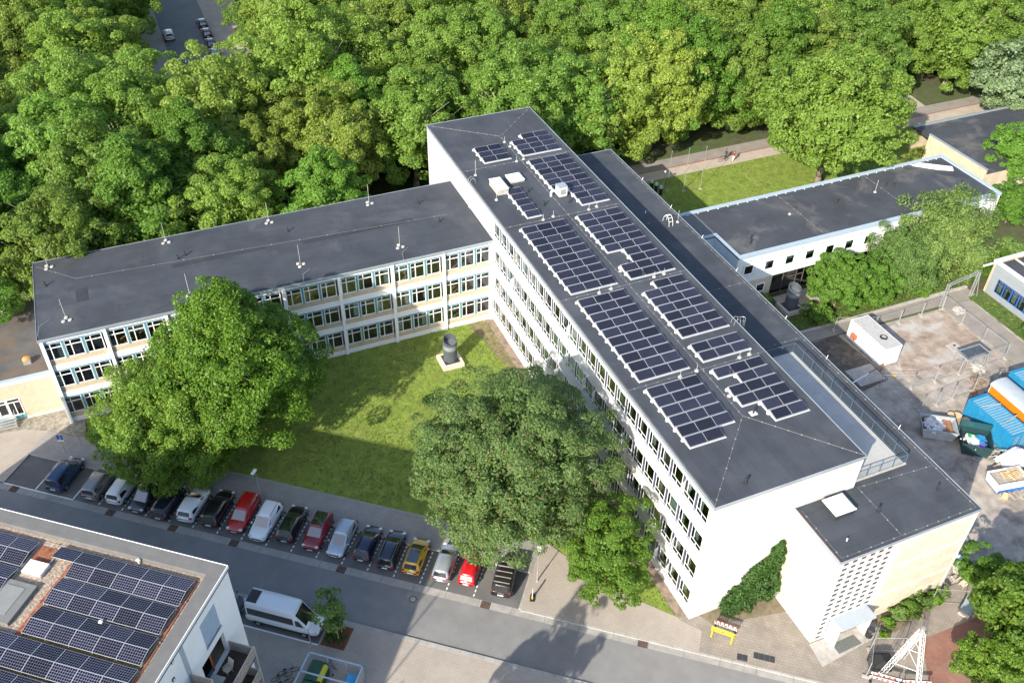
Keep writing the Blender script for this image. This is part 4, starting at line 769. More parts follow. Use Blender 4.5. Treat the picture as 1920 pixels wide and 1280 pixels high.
def car(kind, L, Wd, H, pm_, label, loc, rz, roofglass=False, rails=None, rear_dark=False, group=None, name='parked_car', cat='car', stripes=0, side=True):
    P = PROF[kind]; e = empty(name, loc, rz, label, cat, group); hw = Wd/2; X = lambda f: (f-.5)*L
    b = MB(); rings = []
    for (x, wf, zb, zt) in P['st']:
        wv = hw*wf; half = [(0, zb), (wv*.86, zb), (wv*.985, zb+.10), (wv, zb+(zt-zb)*.45), (wv*.985, zt-(zt-zb)*.18), (wv*.90, zt-.015), (wv*.5, zt+.015), (0, zt+.02)]
        ring = half+[(-y, z) for y, z in half[-2:0:-1]]
        rings.append([(X(x), y, z) for y, z in ring])
    n = len(rings[0])
    for r in rings: b.v += r
    for i in range(len(rings)-1):
        for j in range(n): b.f.append((i*n+j, i*n+(j+1) % n, (i+1)*n+(j+1) % n, (i+1)*n+j))
    b.f += [tuple(range(n))[::-1][::-1], tuple((len(rings)-1)*n+j for j in range(n))[::-1]]
    b.f = [f[::-1] for f in b.f]
    body = b.build('body', pm_, e, False, True)
    md = body.modifiers.new('round', 'SUBSURF'); md.levels = 1; md.render_levels = 1
    # cabin
    zb, zr = P['belt']-.03, H; wb, wr = hw*.90, hw*.74 if kind != 'bus' else hw*.84
    xs = [X(P['br']), X(P['rr']), X((P['rr']*.5+P['rf']*.5)), X(P['rf']), X(P['bf'])]
    sec = lambda x, z, w2: [(x, -w2, z), (x, w2, z)]
    c = MB(); base = [(xs[0], wb*.93), (xs[1]+.05, wb), (xs[2], wb), (xs[3]+.15, wb), (xs[4], wb*.86)]; top = [(xs[1], wr*.95, zr-.06), (xs[1]+.12, wr, zr-.015), (xs[2], wr, zr+.01), (xs[3]-.10, wr, zr-.02), (xs[3]+.05, wr*.95, zr-.085)]
    for (x, w2) in base: c.v += [(x, -w2, zb), (x, w2, zb)]
    for (x, w2, z) in top: c.v += [(x, -w2, z), (x, w2, z)]
    for (x, w2, z) in top: c.v += [(x, -w2*.5, z+.035), (x, w2*.5, z+.035)]
    for i in range(4):
        a = 2*i; t = 10+2*i; q = 20+2*i
        c.f += [(a, a+2, t+2, t), (a+1, t+1, t+3, a+3), (t, t+2, q+2, q), (q, q+2, q+3, q+1), (q+1, q+3, t+3, t+1)]
    c.f += [(0, 10, 11, 1), (8, 9, 19, 18), (10, 20, 21, 11), (18, 19, 29, 28)]
    c.build('roof', m_cg if roofglass == 'all' else pm_, e, False, True)
    def quadin(p, off, nm, m, k=.0):
        b2 = MB(); b2.quad(*[tuple(Vector(v)+Vector(off)) for v in p]); return b2.build(nm, m, e, False)
    lerp = lambda a, b_, t: tuple(Vector(a).lerp(Vector(b_), t))
    fb0, fb1 = (base[4][0], -base[4][1], zb), (base[4][0], base[4][1], zb); ft0, ft1 = (top[4][0], -top[4][1], top[4][2]), (top[4][0], top[4][1], top[4][2])
    def inset(a, b_, c_, d, mx, z0, z1):   # a,b bottom; c,d top (b->c)
        A, B = lerp(a, d, z0), lerp(b_, c_, z0); D, C_ = lerp(a, d, z1), lerp(b_, c_, z1)
        return [lerp(A, B, mx), lerp(A, B, 1-mx), lerp(D, C_, 1-mx), lerp(D, C_, mx)]
    quadin(inset(fb0, fb1, ft1, ft0, .05, .06, .95), (.015, 0, .012), 'windshield', m_cg)
    rb0, rb1 = (base[0][0], -base[0][1], zb), (base[0][0], base[0][1], zb); rt0, rt1 = (top[0][0], -top[0][1], top[0][2]), (top[0][0], top[0][1], top[0][2])
    quadin(inset(rb1, rb0, rt0, rt1, .08, .22, .90), (-.015, 0, .01), 'rear_window', m_cg)
    for sgn in (-1, 1):
        lowA = (base[1][0]+.02, sgn*wb, zb+.06); lowB = (base[4][0]-.16, sgn*base[4][1]*1.035, zb+.05); hiA = (top[1][0]+.05, sgn*wr*1.0, zr-.12); hiB = (top[3][0]+.02, sgn*wr, zr-.14)
        mid = .5
        for (p, q, nm) in (((0.03, .46, 'side_window'), (.50, .97, 'side_window')) if side else ()):
            pts = [lerp(lowA, lowB, p), lerp(lowA, lowB, q), lerp(hiA, hiB, q), lerp(hiA, hiB, p)]
            quadin(pts if sgn < 0 else pts[::-1], (0, sgn*.022, .01), nm, m_cg)
        w_ = MB().cyl((0, -.10, 0), (0, .10, 0), .315, 18).mesh('wheel', m_tyre); r_ = MB().cyl((0, sgn*.095, 0), (0, sgn*.112, 0), .20, 12).mesh('rim', m_rim)
        for f in (.175, .815): o = add('wheel', w_, e, (X(f), sgn*(hw-.085), .315)); add('rim', r_, o)
        MB().obox((X(P['bf'])-.32, sgn*(hw+.06), zb+.08), .06, .09, .06).build('mirror', pm_, e, False)
        s0 = P['st'][1]; s1 = P['st'][-2]
        MB().obox((X(.025), sgn*hw*.76, P['st'][2][3]-.10), .07, .13, .10).build('tail_light', m_tail, e, False)
        MB().obox((X(.955), sgn*hw*.70, s1[3]+.03), .11, .15, .05, -sgn*.45).build('headlight', m_head, e, False)
    MB().box(X(0)-.015, -.26, .55, X(0)+.03, .26, .67).build('number_plate', m_plate, e, False); MB().box(X(1)-.02, -.26, .38, X(1)+.02, .26, .49).build('number_plate', m_plate, e, False)
    MB().box(X(.985), -hw*.5, .50, X(1)+.012, hw*.5, .60).build('grille', m_trimb, e, False)
    if roofglass is True:
        b2 = MB(); b2.quad((xs[1]+.35, -wr*.72, zr+.028), (xs[3]-.15, -wr*.72, zr+.022), (xs[3]-.15, wr*.72, zr+.022), (xs[1]+.35, wr*.72, zr+.028)); 
        MB().box(xs[1]+.12, -wr*.80, zr+.012, xs[3]-.10, wr*.80, zr+.05).build('sunroof', m_cg, e, False)
    if rails:
        for sgn in (-1, 1): MB().tube([(xs[1]+.1, sgn*wr*.93, zr+.0), (xs[1]+.25, sgn*wr*.93, zr+.06), (xs[3]-.2, sgn*wr*.93, zr+.05), (xs[3], sgn*wr*.93, zr-.03)], .022, 5).build('roof_rail', rails, e, False)
    for i in range(stripes):
        x = xs[1]+.35+i*(xs[3]-xs[1]-.5)/max(1, stripes-1); MB().box(x-.03, -wr*.92, zr+.02, x+.03, wr*.92, zr+.075).build('roof_bar', m_galv, e, False)
    return e
G = 'cars parked in the bays along the street'
A90 = SA+R(90)                              # nose towards the school
def bay(kind, s, t, L, Wd, H, pm_, label, nose_up=True, **k):
    return car(kind, L, Wd, H, pm_, label, (*ST(s, t), .005), A90+R(random.uniform(1, 4))+(0 if nose_up else math.pi), group=G, **k)
black = paint('black', (.012, .012, .013)); navy = paint('navy', (.014, .018, .045)); silver = paint('silver', (.42, .44, .46), .28, .5); white = paint('white', (.74, .75, .76))
bay('van', -61.1, -.72, 4.3, 1.80, 1.80, paint('blue', (.018, .048, .115)), 'dark blue high-roofed van in the marked bay at the left end')
bay('van', -57.2, -.82, 4.0, 1.75, 1.62, paint('greige', (.27, .25, .25), .3, .5), 'silver-brown compact minivan right of the dark blue van', rails=silver)
bay('estate', -54.7, -.6, 4.2, 1.74, 1.50, white, 'white estate car half hidden under the big linden tree', rails=m_dark)
bay('hatch', -52.1, -.95, 4.0, 1.75, 1.48, paint('charcoal', (.03, .032, .036)), 'black car under the linden, nose to the street with pale windscreen', False)
bay('estate', -49.6, -1.05, 4.3, 1.77, 1.48, paint('midnight', (.010, .012, .030)), 'very dark navy estate with red tail lights under the linden edge')
bay('suv', -47.1, -.72, 4.1, 1.80, 1.52, white, 'white crossover with sloping black rear window between two dark cars')
bay('estate', -44.7, -.45, 4.4, 1.82, 1.55, black, 'black estate car between the white crossover and the red estate', rails=m_dark)
bay('estate', -42.1, -.35, 4.4, 1.80, 1.48, paint('red', (.42, .012, .012)), 'bright red estate car with its nose to the street', False, rails=m_dark)
bay('suv', -39.6, -.72, 4.3, 1.85, 1.66, white, 'white sport utility car with its nose to the street', False, rails=m_dark)
bay('suv', -37.1, -.30, 4.2, 1.80, 1.58, black, 'black car with silver roof rails beside the lamp post', rails=m_rim, roofglass=True)
bay('suv', -34.45, -.45, 4.1, 1.80, 1.56, paint('dark_red', (.20, .010, .022)), 'dark red car with black glass roof, nose to the street', False, roofglass=True, rails=m_rim)
bay('hatch', -32.0, -.5, 4.1, 1.78, 1.50, paint('ice', (.40, .46, .52), .25, .4), 'pale silver-blue hatchback with its nose to the street', False)
bay('hatch', -29.5, -.42, 4.0, 1.74, 1.46, navy, 'navy hatchback showing its tail, right of the silver-blue car')
bay('estate', -27.15, -.48, 4.3, 1.76, 1.48, paint('ink', (.015, .020, .040)), 'dark navy estate with roof rails, left of the yellow car', rails=m_rim)
bay('hatch', -24.75, -.55, 3.9, 1.76, 1.45, paint('yellow', (.52, .30, .012)), 'yellow hatchback with black roof', roofglass=True)
bay('estate', -21.95, -.42, 4.1, 1.74, 1.50, silver, 'silver estate car on the sunlit edge of the shadow')
bay('hatch', -19.55, -.45, 3.65, 1.66, 1.45, paint('scarlet', (.50, .012, .016)), 'small bright red hatchback in the sun')
bay('bus', -16.35, -.48, 4.1, 1.86, 1.90, paint('brown_black', (.022, .018, .016)), 'black van with roof bars at the right end of the bays', name='parked_van', cat='van', stripes=5)
# white coach-built minibus by the apartment
mb = car('bus', 6.6, 2.0, 2.62, white, 'white minibus with long dark side windows beside the young tree', (*ST(-33.15, -9.75), .105), SA, name='minibus', cat='minibus', side=False)
MB().box(-3.1, -.62, 2.62, -2.2, .62, 2.70).build('roof_unit', m_dark, mb, False)
for sgn in (-1, 1): MB().quad(*[(x, sgn*(.945-.055*(z-1.05)), z) for x, z in ((-3.0, 1.28), (1.2, 1.28), (1.2, 2.1), (-3.0, 2.1))][::-sgn]).build('window_band', m_cg, mb, False); MB().quad(*[(x, sgn*(.945-.055*(z-1.05)), z) for x, z in ((1.4, 1.28), (2.15, 1.28), (1.75, 1.95), (1.4, 2.0))][::-sgn]).build('front_side_window', m_cg, mb, False)
for sgn in (-1, 1): MB().box(-2.6, sgn*.985-.03, .42, 2.6, sgn*.985+.03, .60).build('side_trim', m_trimb, mb, False)
FG = 'cars parked along the far street'
for i, (x, y, pm_, l, k) in enumerate(((-17.9, 150.6, black, 'topmost black car parked along the far street', 'estate'), (-17.9, 145.5, paint('wine', (.05, .012, .016)), 'dark car with red tint, second from top in the far street', 'estate'), (-17.95, 140.3, navy, 'navy car third from top in the far street row', 'hatch'),
                                   (-18.0, 135.4, paint('steel', (.22, .24, .27), .3, .4), 'grey car fourth from top in the far street row', 'hatch'), (-17.9, 129.9, black, 'black car at the lower end of the far street row, half behind leaves', 'van'), (-24.6, 147.0, white, 'white car half hidden by leaves on the left of the far street', 'van'), (-24.6, 129.0, white, 'white car lower left in the far street under the trees', 'suv'))):
    car(k, 4.3, 1.78, 1.5, pm_, l, (x, y, 0), R(90), group=FG)
car('suv', 4.3, 1.8, 1.6, paint('teal', (.02, .13, .20)), 'teal car parked behind the block under the trees', (-6.2, 66.2, 0), R(100)); car('estate', 4.3, 1.8, 1.5, navy, 'dark car parked behind the wing under the trees', (-27, 66.5, 0), R(5))
car('van', 4.3, 1.8, 1.6, paint('shade', (.03, .03, .035)), 'dark car parked behind the minibus by the apartment wall', (*ST(-39.3, -9.8), .105), SA)
# ------------------------------------------------------------------ street furniture
def lamp(s, t, h, label, rz=0):
    e = empty('street_lamp', (*ST(s, t), .12), SA+rz, label, 'street lamp')
    MB().cyl((0, 0, 0), (0, 0, h*.25), .06, 8).cyl((0, 0, h*.25), (0, 0, h), .045, 8, .035).build('pole', m_galv, e, False)
    MB().obox((0, -.22, h+.02), .15, .34, .05).build('lamp_head', m_wmet, e, False); MB().box(-.1, -.48, h-.05, .1, 0, h-.035).build('lens', m_head, e, False)
    MB().cyl((0, 0, 0), (0, 0, .03), .14, 10).build('base_plate', m_galv, e, False)
lamp(-41.2, 1.6, 4.6, 'grey street lamp behind the black car, beside the big linden'); lamp(-13.6, .2, 4.9, 'white-headed street lamp right of the black van', R(20))
e = empty('parking_sign', (-48.31, 40.75, .12), R(-24), 'blue disabled parking sign on a grey post by the pavement', 'sign')
MB().cyl((0, 0, 0), (0, 0, 2.55), .035, 8).build('post', m_galv, e, False)
MB().box(-.3, -.05, 1.95, .3, -.03, 2.55).build('sign_plate', mat('sign_blue', (.02, .10, .38), .4, .03, 2), e, False); MB().box(-.3, -.05, 1.68, .3, -.03, 1.93).build('supplementary_plate', m_plate, e, False)
sy = MB().cyl((.02, -.052, 2.44), (.02, -.06, 2.44), .045, 10).box(-.02, -.06, 2.20, .03, -.052, 2.40).box(.03, -.06, 2.26, .13, -.052, 2.30).box(.09, -.06, 2.08, .13, -.052, 2.26)
for i in range(10): a = R(200+i*20); sy.obox((-.01+.13*math.cos(a), -.056, 2.17+.11*math.sin(a)), .028, .004, .018)
sy.build('wheelchair_symbol', m_plate, e, False)
e = empty('warning_board', (*ST(-13.55, -1.7), .12), SA+R(100), 'red and white striped warning board with a yellow foot beside the lamp post', 'warning board')
MB().box(-.14, -.02, .35, .14, .02, 1.35).build('board', m_paint, e, False)
for i in range(4): MB().obox((0, -.024, .48+.26*i), .16, .004, .05, 0, Matrix.Rotation(R(35), 4, 'Y')).build('stripe', mat('signal_red', (.55, .05, .03), .5, .05, 2), e, False)
MB().box(-.35, -.2, 0, .35, .2, .14).build('foot', m_black, e, False); MB().box(-.17, -.06, .14, .17, .06, .36).build('yellow_sleeve', mat('signal_yellow', (.70, .48, .02), .5, .05, 2), e, False)
m_yel = MATS['signal_yellow']; m_sred = MATS['signal_red']
def barrier(loc, rz, yellow, label):
    e = empty('safety_barrier', loc, rz, label, 'barrier')
    m = m_yel if yellow else m_paint
    MB().box(-1.0, -.03, .86, 1.0, .03, 1.02).build('rail', m, e, False); MB().box(-1.0, -.03, .52, 1.0, .03, .60).build('rail', m, e, False)
    for i in range(11):
        if i != 5: MB().box(-.95+.18*i, -.025, .60, -.87+.18*i, .025, .86).build('picket', m, e, False)
    if not yellow:
        for i in range(6): MB().box(-.98+.36*i, -.036, .86, -.80+.36*i, .036, 1.025).build('stripe', m_sred, e, False)
    for x in (-.85, .85): MB().box(x-.06, -.35, 0, x+.06, .35, .08).box(x-.05, -.03, .08, x+.05, .03, .55).build('foot', m if yellow else m_black, e, False)
barrier((1.65, -2.6, .12), R(-46), True, 'yellow plastic safety barrier near the block corner'); barrier((2.2, -2.2, .12), R(-46), False, 'red and white safety barrier behind the yellow one')
e = empty('litter_bin', (13.35, -7.3, .12), 0, 'black round litter bin by the annex entrance', 'bin')
MB().cyl((0, 0, 0), (0, 0, .95), .30, 16, .33).build('drum', m_black, e, False); MB().cyl((0, 0, .95), (0, 0, 1.10), .35, 16, .28).build('lid', m_dark, e, False); MB().box(-.18, -.36, .80, .18, -.30, .92).build('slot', m_galv, e, False)
# young tree pit: stakes and lamp
e = empty('tree_stakes', (*ST(-28.5, -9.9), .12), SA, 'pale wooden stakes holding the young tree', 'stakes')
for x, y in ((.35, .3), (.35, -.35)): MB().cyl((x, y, 0), (x, y, 1.7), .045, 7).build('stake', m_wood, e, False)
MB().box(.32, -.35, 1.5, .38, .3, 1.6).box(0, -.05, 1.52, .35, .03, 1.58).build('crossbar', m_wood, e, False)
lamp(-30.2, -11.3, 2.6, 'thin sign post lamp at the coach bay corner', R(180))
# chimneys: dark round ducts on plinths
def duct(loc, label, rz, plinth):
    e = empty('air_duct', loc, rz, label, 'air duct')
    MB().box(-1.25, -1.25, 0, 1.25, 1.25, .5).build('plinth', plinth, e, False); MB().box(-.85, -.85, .501, .85, .85, .56).build('base_plate', m_dark, e, False)
    b = MB(); n = 28; r = .78; z0, z1 = .56, 3.35
    for i in range(n):
        a = 2*math.pi*i/n; b.v += [(r*math.cos(a), r*math.sin(a), z0), (r*math.cos(a), r*math.sin(a), z1+.28*math.sin(a)), (r*.9*math.cos(a), r*.9*math.sin(a), z1+.28*math.sin(a)), (r*.9*math.cos(a), r*.9*math.sin(a), z1-.5)]
    for i in range(n):
        j = (i+1) % n
        for k in range(3): b.f.append((4*i+k, 4*j+k, 4*j+k+1, 4*i+k+1))
    b.f.append(tuple(4*i+3 for i in range(n))); b.build('pipe', mat('anthracite_pipe', (.075, .087, .098), .45, .12, 2), e, False, False)
    for z in (2.15, 2.8): MB().cyl((0, 0, z), (0, 0, z+.06), r+.025, 28).build('joint_ring', mat('ring_grey', (.14, .155, .17), .45, .1, 2), e, False)
    MB().cyl((0, 0, 2.25), (0, 0, 2.75), r+.012, 28).build('vent_band', mat('band_grey', (.22, .24, .26), .4, .1, 3), e, False)
duct((-7.5, 39.4, .11), 'dark round air duct on a pale plinth on the courtyard lawn', 0, mat('pale_plinth', (.60, .50, .42), .85, .1, 2))
duct((34.6, 33.3, .05), 'dark round air duct on a grey plinth beside the clad building', 0, m_conc)
# ------------------------------------------------------------------ right yard
e = empty('site_container', (37.66, 20.4, 0), 0, 'white site container with grey roof in the fenced yard', 'container')
MB().box(0, 0, .12, 2.46, 5.95, 2.52).build('body', mat('container_white', (.80, .80, .78), .5, .03, 1, stain=(.62, .6, .56), sscale=.6, samt=.3), e, False)
MB().box(-.02, -.02, 2.52, 2.48, 5.97, 2.60).build('roof_frame', m_wmet, e, False)
for i in range(20): MB().box(.1, .12+.288*i, 2.601, 2.36, .12+.288*i+.2, 2.63).build('roof_rib', mat('dirty_roof_sheet', (.30, .295, .28), .7, .2, 3), e, False)
for x in (.15, 2.3):
    for y in (.15, 5.8): MB().box(x-.12, y-.12, 0, x+.12, y+.12, .12).build('foot', m_wood, e, False)
MB().box(.35, -.04, .25, 1.3, -.001, 2.3).build('door', mat('door_white', (.70, .70, .69), .5, .04, 1), e, False); MB().box(1.15, -.08, 1.2, 1.22, -.04, 1.35).build('handle', m_dark, e, False)
MB().box(-.35, 4.3, .8, -.001, 5.1, 1.4).build('switch_box', mat('red_box', (.45, .12, .07), .5, .1, 2), e, False)
b = MB()
for k in range(3): b.tube([(1.35+(.42-.05*k)*math.cos(a), 1.9+(.42-.05*k)*math.sin(a), 2.66+.04*k) for a in [2*math.pi*i/20 for i in range(21)]], .035, 5)
tag(b.build('cable_coil', m_black, None, True), 'black cable coil lying on the white container roof', 'cable').location = (37.66, 20.4, 0)
fm_post = MB().cyl((0, 0, .1), (0, 0, 2.0), .036, 6).mesh('post', m_galv); fm_foot = MB().box(-.32, -.12, 0, .32, .12, .12).mesh('foot', m_conc)
FN = 0
def fence(p0, p1, label, h=2.0, z=0, wire=.35):
    L = math.hypot(p1[0]-p0[0], p1[1]-p0[1]); rz = math.atan2(p1[1]-p0[1], p1[0]-p0[0])
    e = empty('fence_panel', (*p0, z), rz, label, 'fence', 'mobile site fence panels')
    for x in (.06, L-.06): add('post', fm_post, e, (x, 0, 0)); 
    o = add('foot', fm_foot, e, (.0, 0, 0), R(90))
    MB().cyl((.06, 0, h), (L-.06, 0, h), .022, 6).build('rail', m_galv, e, False); MB().cyl((.06, 0, .15), (L-.06, 0, .15), .018, 6).build('rail', m_galv, e, False)
    b = MB(); n = int(L/wire)
    for i in range(1, n): x = i*L/n; b.box(x-.0013, -.0013, .15, x+.0013, .0013, h)
    for k in range(1, 9): b.box(.06, -.002, .15+k*.2, L-.06, .0013, .1525+k*.2)
    tag(b.build('wire_mesh', m_galv, e, False), kind='stuff')
FA = [(37.0, 27.9), (41.6, 26.1), (45.35, 26.1), (48.95, 26.25), (52.3, 26.3), (52.25, 23.05), (52.25, 19.6), (52.35, 16.2), (48.9, 16.15), (45.35, 16.15), (41.9, 16.17), (38.6, 16.3), (35.2, 17.6)]
pos = ['fence panel behind the white container', 'fence panel at the back of the dirt patch beside the container', 'second fence panel from the container along the back', 'back fence panel reaching the lattice gate', 'fence panel just below the lattice gate', 'middle panel of the fence beside the lane', 'lowest fence panel beside the lane', 'fence panel under the glass canopy', 'fence panel left of the glass canopy', 'third panel left along the front fence', 'front fence panel near the container end', 'fence panel closing towards the annex wall']
for i in range(12): fence(FA[i], FA[i+1], 'galvanised mesh '+pos[i])
FB = [(36.9, 12.9), (39.3, 13.05), (41.7, 13.2), (44.6, 13.2), (47.9, 13.15), (50.5, 12.0)]
for i, l in enumerate(('nearest the skip', 'second from the skip', 'in the middle of the lower fence row', 'left of the rear blue container', 'in front of the rear blue container')): fence(FB[i], FB[i+1], 'galvanised mesh fence panel '+l)
fence((35.2, 17.6), (34.3, 12.2), 'galvanised mesh fence panel in the shadow beside the annex wall')
e = empty('boom_barrier', (31.6, 18.2, 0), R(8), 'white and rusty barrier arm from the strip wall to the container', 'barrier')
MB().cyl((-3.5, 0, 1.0), (3.4, .6, 1.0), .07, 8).build('arm', m_wmet, e, False); MB().cyl((3.4, .6, 1.0), (6.0, .85, 1.0), .075, 8).build('rusty_arm', m_rust, e, False); MB().cyl((6.0, .85, 0), (6.0, .85, 1.1), .06, 8).build('post', m_rust, e, False); MB().cyl((-3.4, 0, 0), (-3.4, 0, 1.1), .08, 8).build('pivot', m_galv, e, False)
e = empty('lattice_gate', (52.3, 26.6, 0), R(6), 'grey lattice truss gate over the lane', 'gate')
def truss(p0, p1, parent, w=.28, r=.03, m=None, name='truss', n=None):
    p0, p1 = Vector(p0), Vector(p1); d = (p1-p0).normalized(); a = d.orthogonal().normalized()*w/2; c = d.cross(a).normalized()*w/2; b = MB(); L = (p1-p0).length; n = n or max(2, int(L/.45))
    cor = [a+c, a-c, -a-c, -a+c]
    for q in cor: b.cyl(p0+q, p1+q, r, 5)
    for i in range(n):
        u, v = p0.lerp(p1, i/n), p0.lerp(p1, (i+1)/n)
        for k in range(4): b.cyl(u+cor[k], v+cor[(k+1) % 4], r*.6, 4)
    return b.build(name, m or m_galv, parent, False)
for x in (0, 5.4): truss((x, 0, 0), (x, 0, 3.6), e, name='gate_post')
truss((0, 0, 3.5), (5.6, 0, 3.7), e, name='gate_beam')
MB().cyl((5.5, 0, 3.5), (6.0, -.5, 0), .04, 6).build('brace', m_galv, e, False)
e = empty('ground_pad', (48.4, 20.15, 0), R(4), 'pale square concrete pad with a dark hole in the dirt', 'pad')
MB().box(-.68, -.48, 0, .68, .48, .14).build('slab', m_conc, e, False); MB().cyl((.1, 0, .14), (.1, 0, .15), .16, 12).build('hole', m_black, e, False)
e = empty('glass_canopy', (45.3, 15.6, 0), 0, 'small glass canopy on posts over the yard fence', 'canopy')
MB().box(0, 0, 2.3, 3.45, .1, 2.42).box(0, 1.75, 2.3, 3.45, 1.85, 2.42).box(0, .1, 2.3, .1, 1.75, 2.42).box(3.35, .1, 2.3, 3.45, 1.75, 2.42).build('frame', m_galv, e, False)
MB().quad((.1, .1, 2.38), (3.35, .1, 2.38), (3.35, 1.75, 2.38), (.1, 1.75, 2.38)).build('pane', glass_mat('canopy_glass', (.80, .88, .82), .03, .92), e, False)
for x in (.15, 3.3):
    for y in (.1, 1.75): MB().cyl((x, y, 0), (x, y, 2.3), .03, 6).build('post', m_galv, e, False)
def rubble(x, y, r, n, m, label, z=0, h=.5, cat='rubble', name='rubble_heap'):
    b = MB()
    for i in range(n):
        a = random.random()*6.28; q = r*math.sqrt(random.random()); s = random.uniform(.1, .32)
        b.obox((x+q*math.cos(a), y+q*math.sin(a), z+s*.4+max(0, (1-q/r))*h*random.random()), s, s*random.uniform(.4, 1), s*random.uniform(.15, .5), random.random()*6, Matrix.Rotation(random.random()*6, 4, 'Z') @ Matrix.Rotation(random.uniform(-.5, .5), 4, 'X'))
    return tag(b.build(name, m), label, cat, None, 'stuff')
rubble(48.1, 16.0, .9, 40, m_conc, 'heap of pale rubble under the glass canopy'); rubble(53.9, 25.2, .7, 26, m_conc, 'pale boulder heap beside the lane below the gate', 0, .9)
rubble(46.2, 12.6, 2.2, 40, mat('brown_debris', (.24, .15, .09), .9, .4, 3), 'brown leaf and brick debris along the lower fence', 0, .1)
e = empty('yellow_marker', (38.2, 18.6, 0), 0, 'small yellow marker block on the ground at the container corner', 'marker'); MB().box(-.16, -.12, 0, .16, .12, .2).build('block', m_yel, e, False); MB().cyl((0, 0, .2), (0, 0, .28), .05, 8).build('peg', m_dark, e, False)
def shipping(loc, rz, label, m, L=6.06, Wd=2.44, H=2.6, name='shipping_container'):
    e = empty(name, loc, rz, label, 'container')
    b = MB(); n = 22
    for side in (0, Wd):
        for i in range(n):
            y0, y1 = .12+(L-.24)*i/n, .12+(L-.24)*(i+.55)/n; dx = -.04 if side == 0 else .04
            b.box(min(side, side+dx), y0, .15, max(side, side+dx), y1, H-.1)
    b.box(0, .1, .12, Wd, L-.1, H-.08)
    b.build('corrugated_wall', m, e, False); fr = MB()
    for x in (-.05, Wd-.07):
        for y in (-.02, L-.10): fr.box(x, y, 0, x+.12, y+.12, H)
    fr.box(-.05, .1, H-.12, .07, L-.1, H).box(Wd-.07, .1, H-.12, Wd+.05, L-.1, H).box(.07, -.02, H-.12, Wd-.07, .1, H).box(.07, L-.1, H-.12, Wd-.07, L+.02, H).box(.07, -.02, 0, Wd-.07, .1, .15)
    fr.build('frame', m, e, False)
    for i in range(17): MB().box(.12, .25+.33*i, H-.079, Wd-.12, .25+.33*i+.2, H-.035).build('roof_rib', mat('faded_blue_roof', (.16, .33, .42), .6, .12, 2), e, False)
    for x in (.12, Wd/2+.02): MB().box(x, -.0, .18, x+Wd/2-.14, .09, H-.14).build('door', m, e, False)
    for x in (.5, .8, 1.6, 1.95): MB().cyl((x, -.05, .2), (x, -.05, H-.15), .022, 6).build('lock_rod', m_galv, e, False)
    return e
m_cblue = mat('container_blue', (.015, .19, .36), .5, .10, 2, stain=(.06, .26, .40), sscale=1.0, samt=.4)
shipping((40.65, 4.55, 0), R(0), 'bright blue shipping container with pale roof beside the orange wagon', m_cblue); shipping((48.0, 6.3, 0), R(-2), 'blue shipping container behind the orange wagon', m_cblue)
e = empty('planks', (41.2, 8.6, 2.6), 0, 'long pale plank lying across the blue container roof', 'plank'); MB().obox((.9, .4, .03), 1.1, .06, .025, R(-12)).build('plank', m_conc, e, False)
e = empty('planks', (41.2, 6.4, 2.6), 0, 'grey plank reaching from the blue container to the wagon', 'plank'); MB().obox((1.1, .2, .05), 1.1, .08, .03, R(10)).build('plank', m_galv, e, False)
wg = empty('site_wagon', (43.95, 1.6, .35), R(-1), 'orange site wagon with a curved grey roof', 'wagon')
m_org = mat('wagon_orange', (.62, .16, .008), .5, .05, 2)
MB().box(0, 0, .7, 2.3, 9.6, 2.7).build('body', m_org, wg, False)
b = MB(); n = 10
prof = [(1.15-1.28*math.cos(math.pi*i/n), 2.62+.48*math.sin(math.pi*i/n)) for i in range(n+1)]
for i in range(n): b.quad((prof[i][0], -.1, prof[i][1]), (prof[i][0], 9.7, prof[i][1]), (prof[i+1][0], 9.7, prof[i+1][1]), (prof[i+1][0], -.1, prof[i+1][1]))
for y in (-.1, 9.7): b.quad(*[(x, y, z) for x, z in prof])
b.build('roof', mat('wagon_roof_grey', (.34, .37, .40), .5, .08, 1), wg, False)
MB().box(-.02, 9.58, .7, 2.32, 9.63, 2.62).build('end_panel', m_wmet, wg, False)
for y in (1.6, 8.0):
    for x in (.1, 2.2): MB().cyl((x-.1, y, .42), (x+.1, y, .42), .42, 14).build('wheel', m_tyre, wg, False)
MB().box(.6, -1.4, .5, 1.7, 0, .62).build('drawbar', m_dark, wg, False)
lt = MB(); m_ltr = mat('dark_red_lettering', (.16, .03, .015), .6, .1, 3)
for i, sp_ in enumerate(((0, .5), (.12, .34), (.24, .5), (.42, .30), (.54, .22), (.72, .26), (.86, .24), (1.02, .3), (1.16, .18), (1.34, .2))):
    y = 4.55-sp_[0]*1.4; lt.box(-.012, y-.06, 1.65, -.002, y+.03, 1.65+sp_[1]); lt.box(-.012, y-.14, 1.68+sp_[1]*.4, -.002, y-.06, 1.74+sp_[1]*.4)
lt.build('lettering', m_ltr, wg, False)
e = empty('rubble_skip', (36.3, 9.8, 0), R(-34), 'grey skip filled with rusty and white building waste', 'skip')
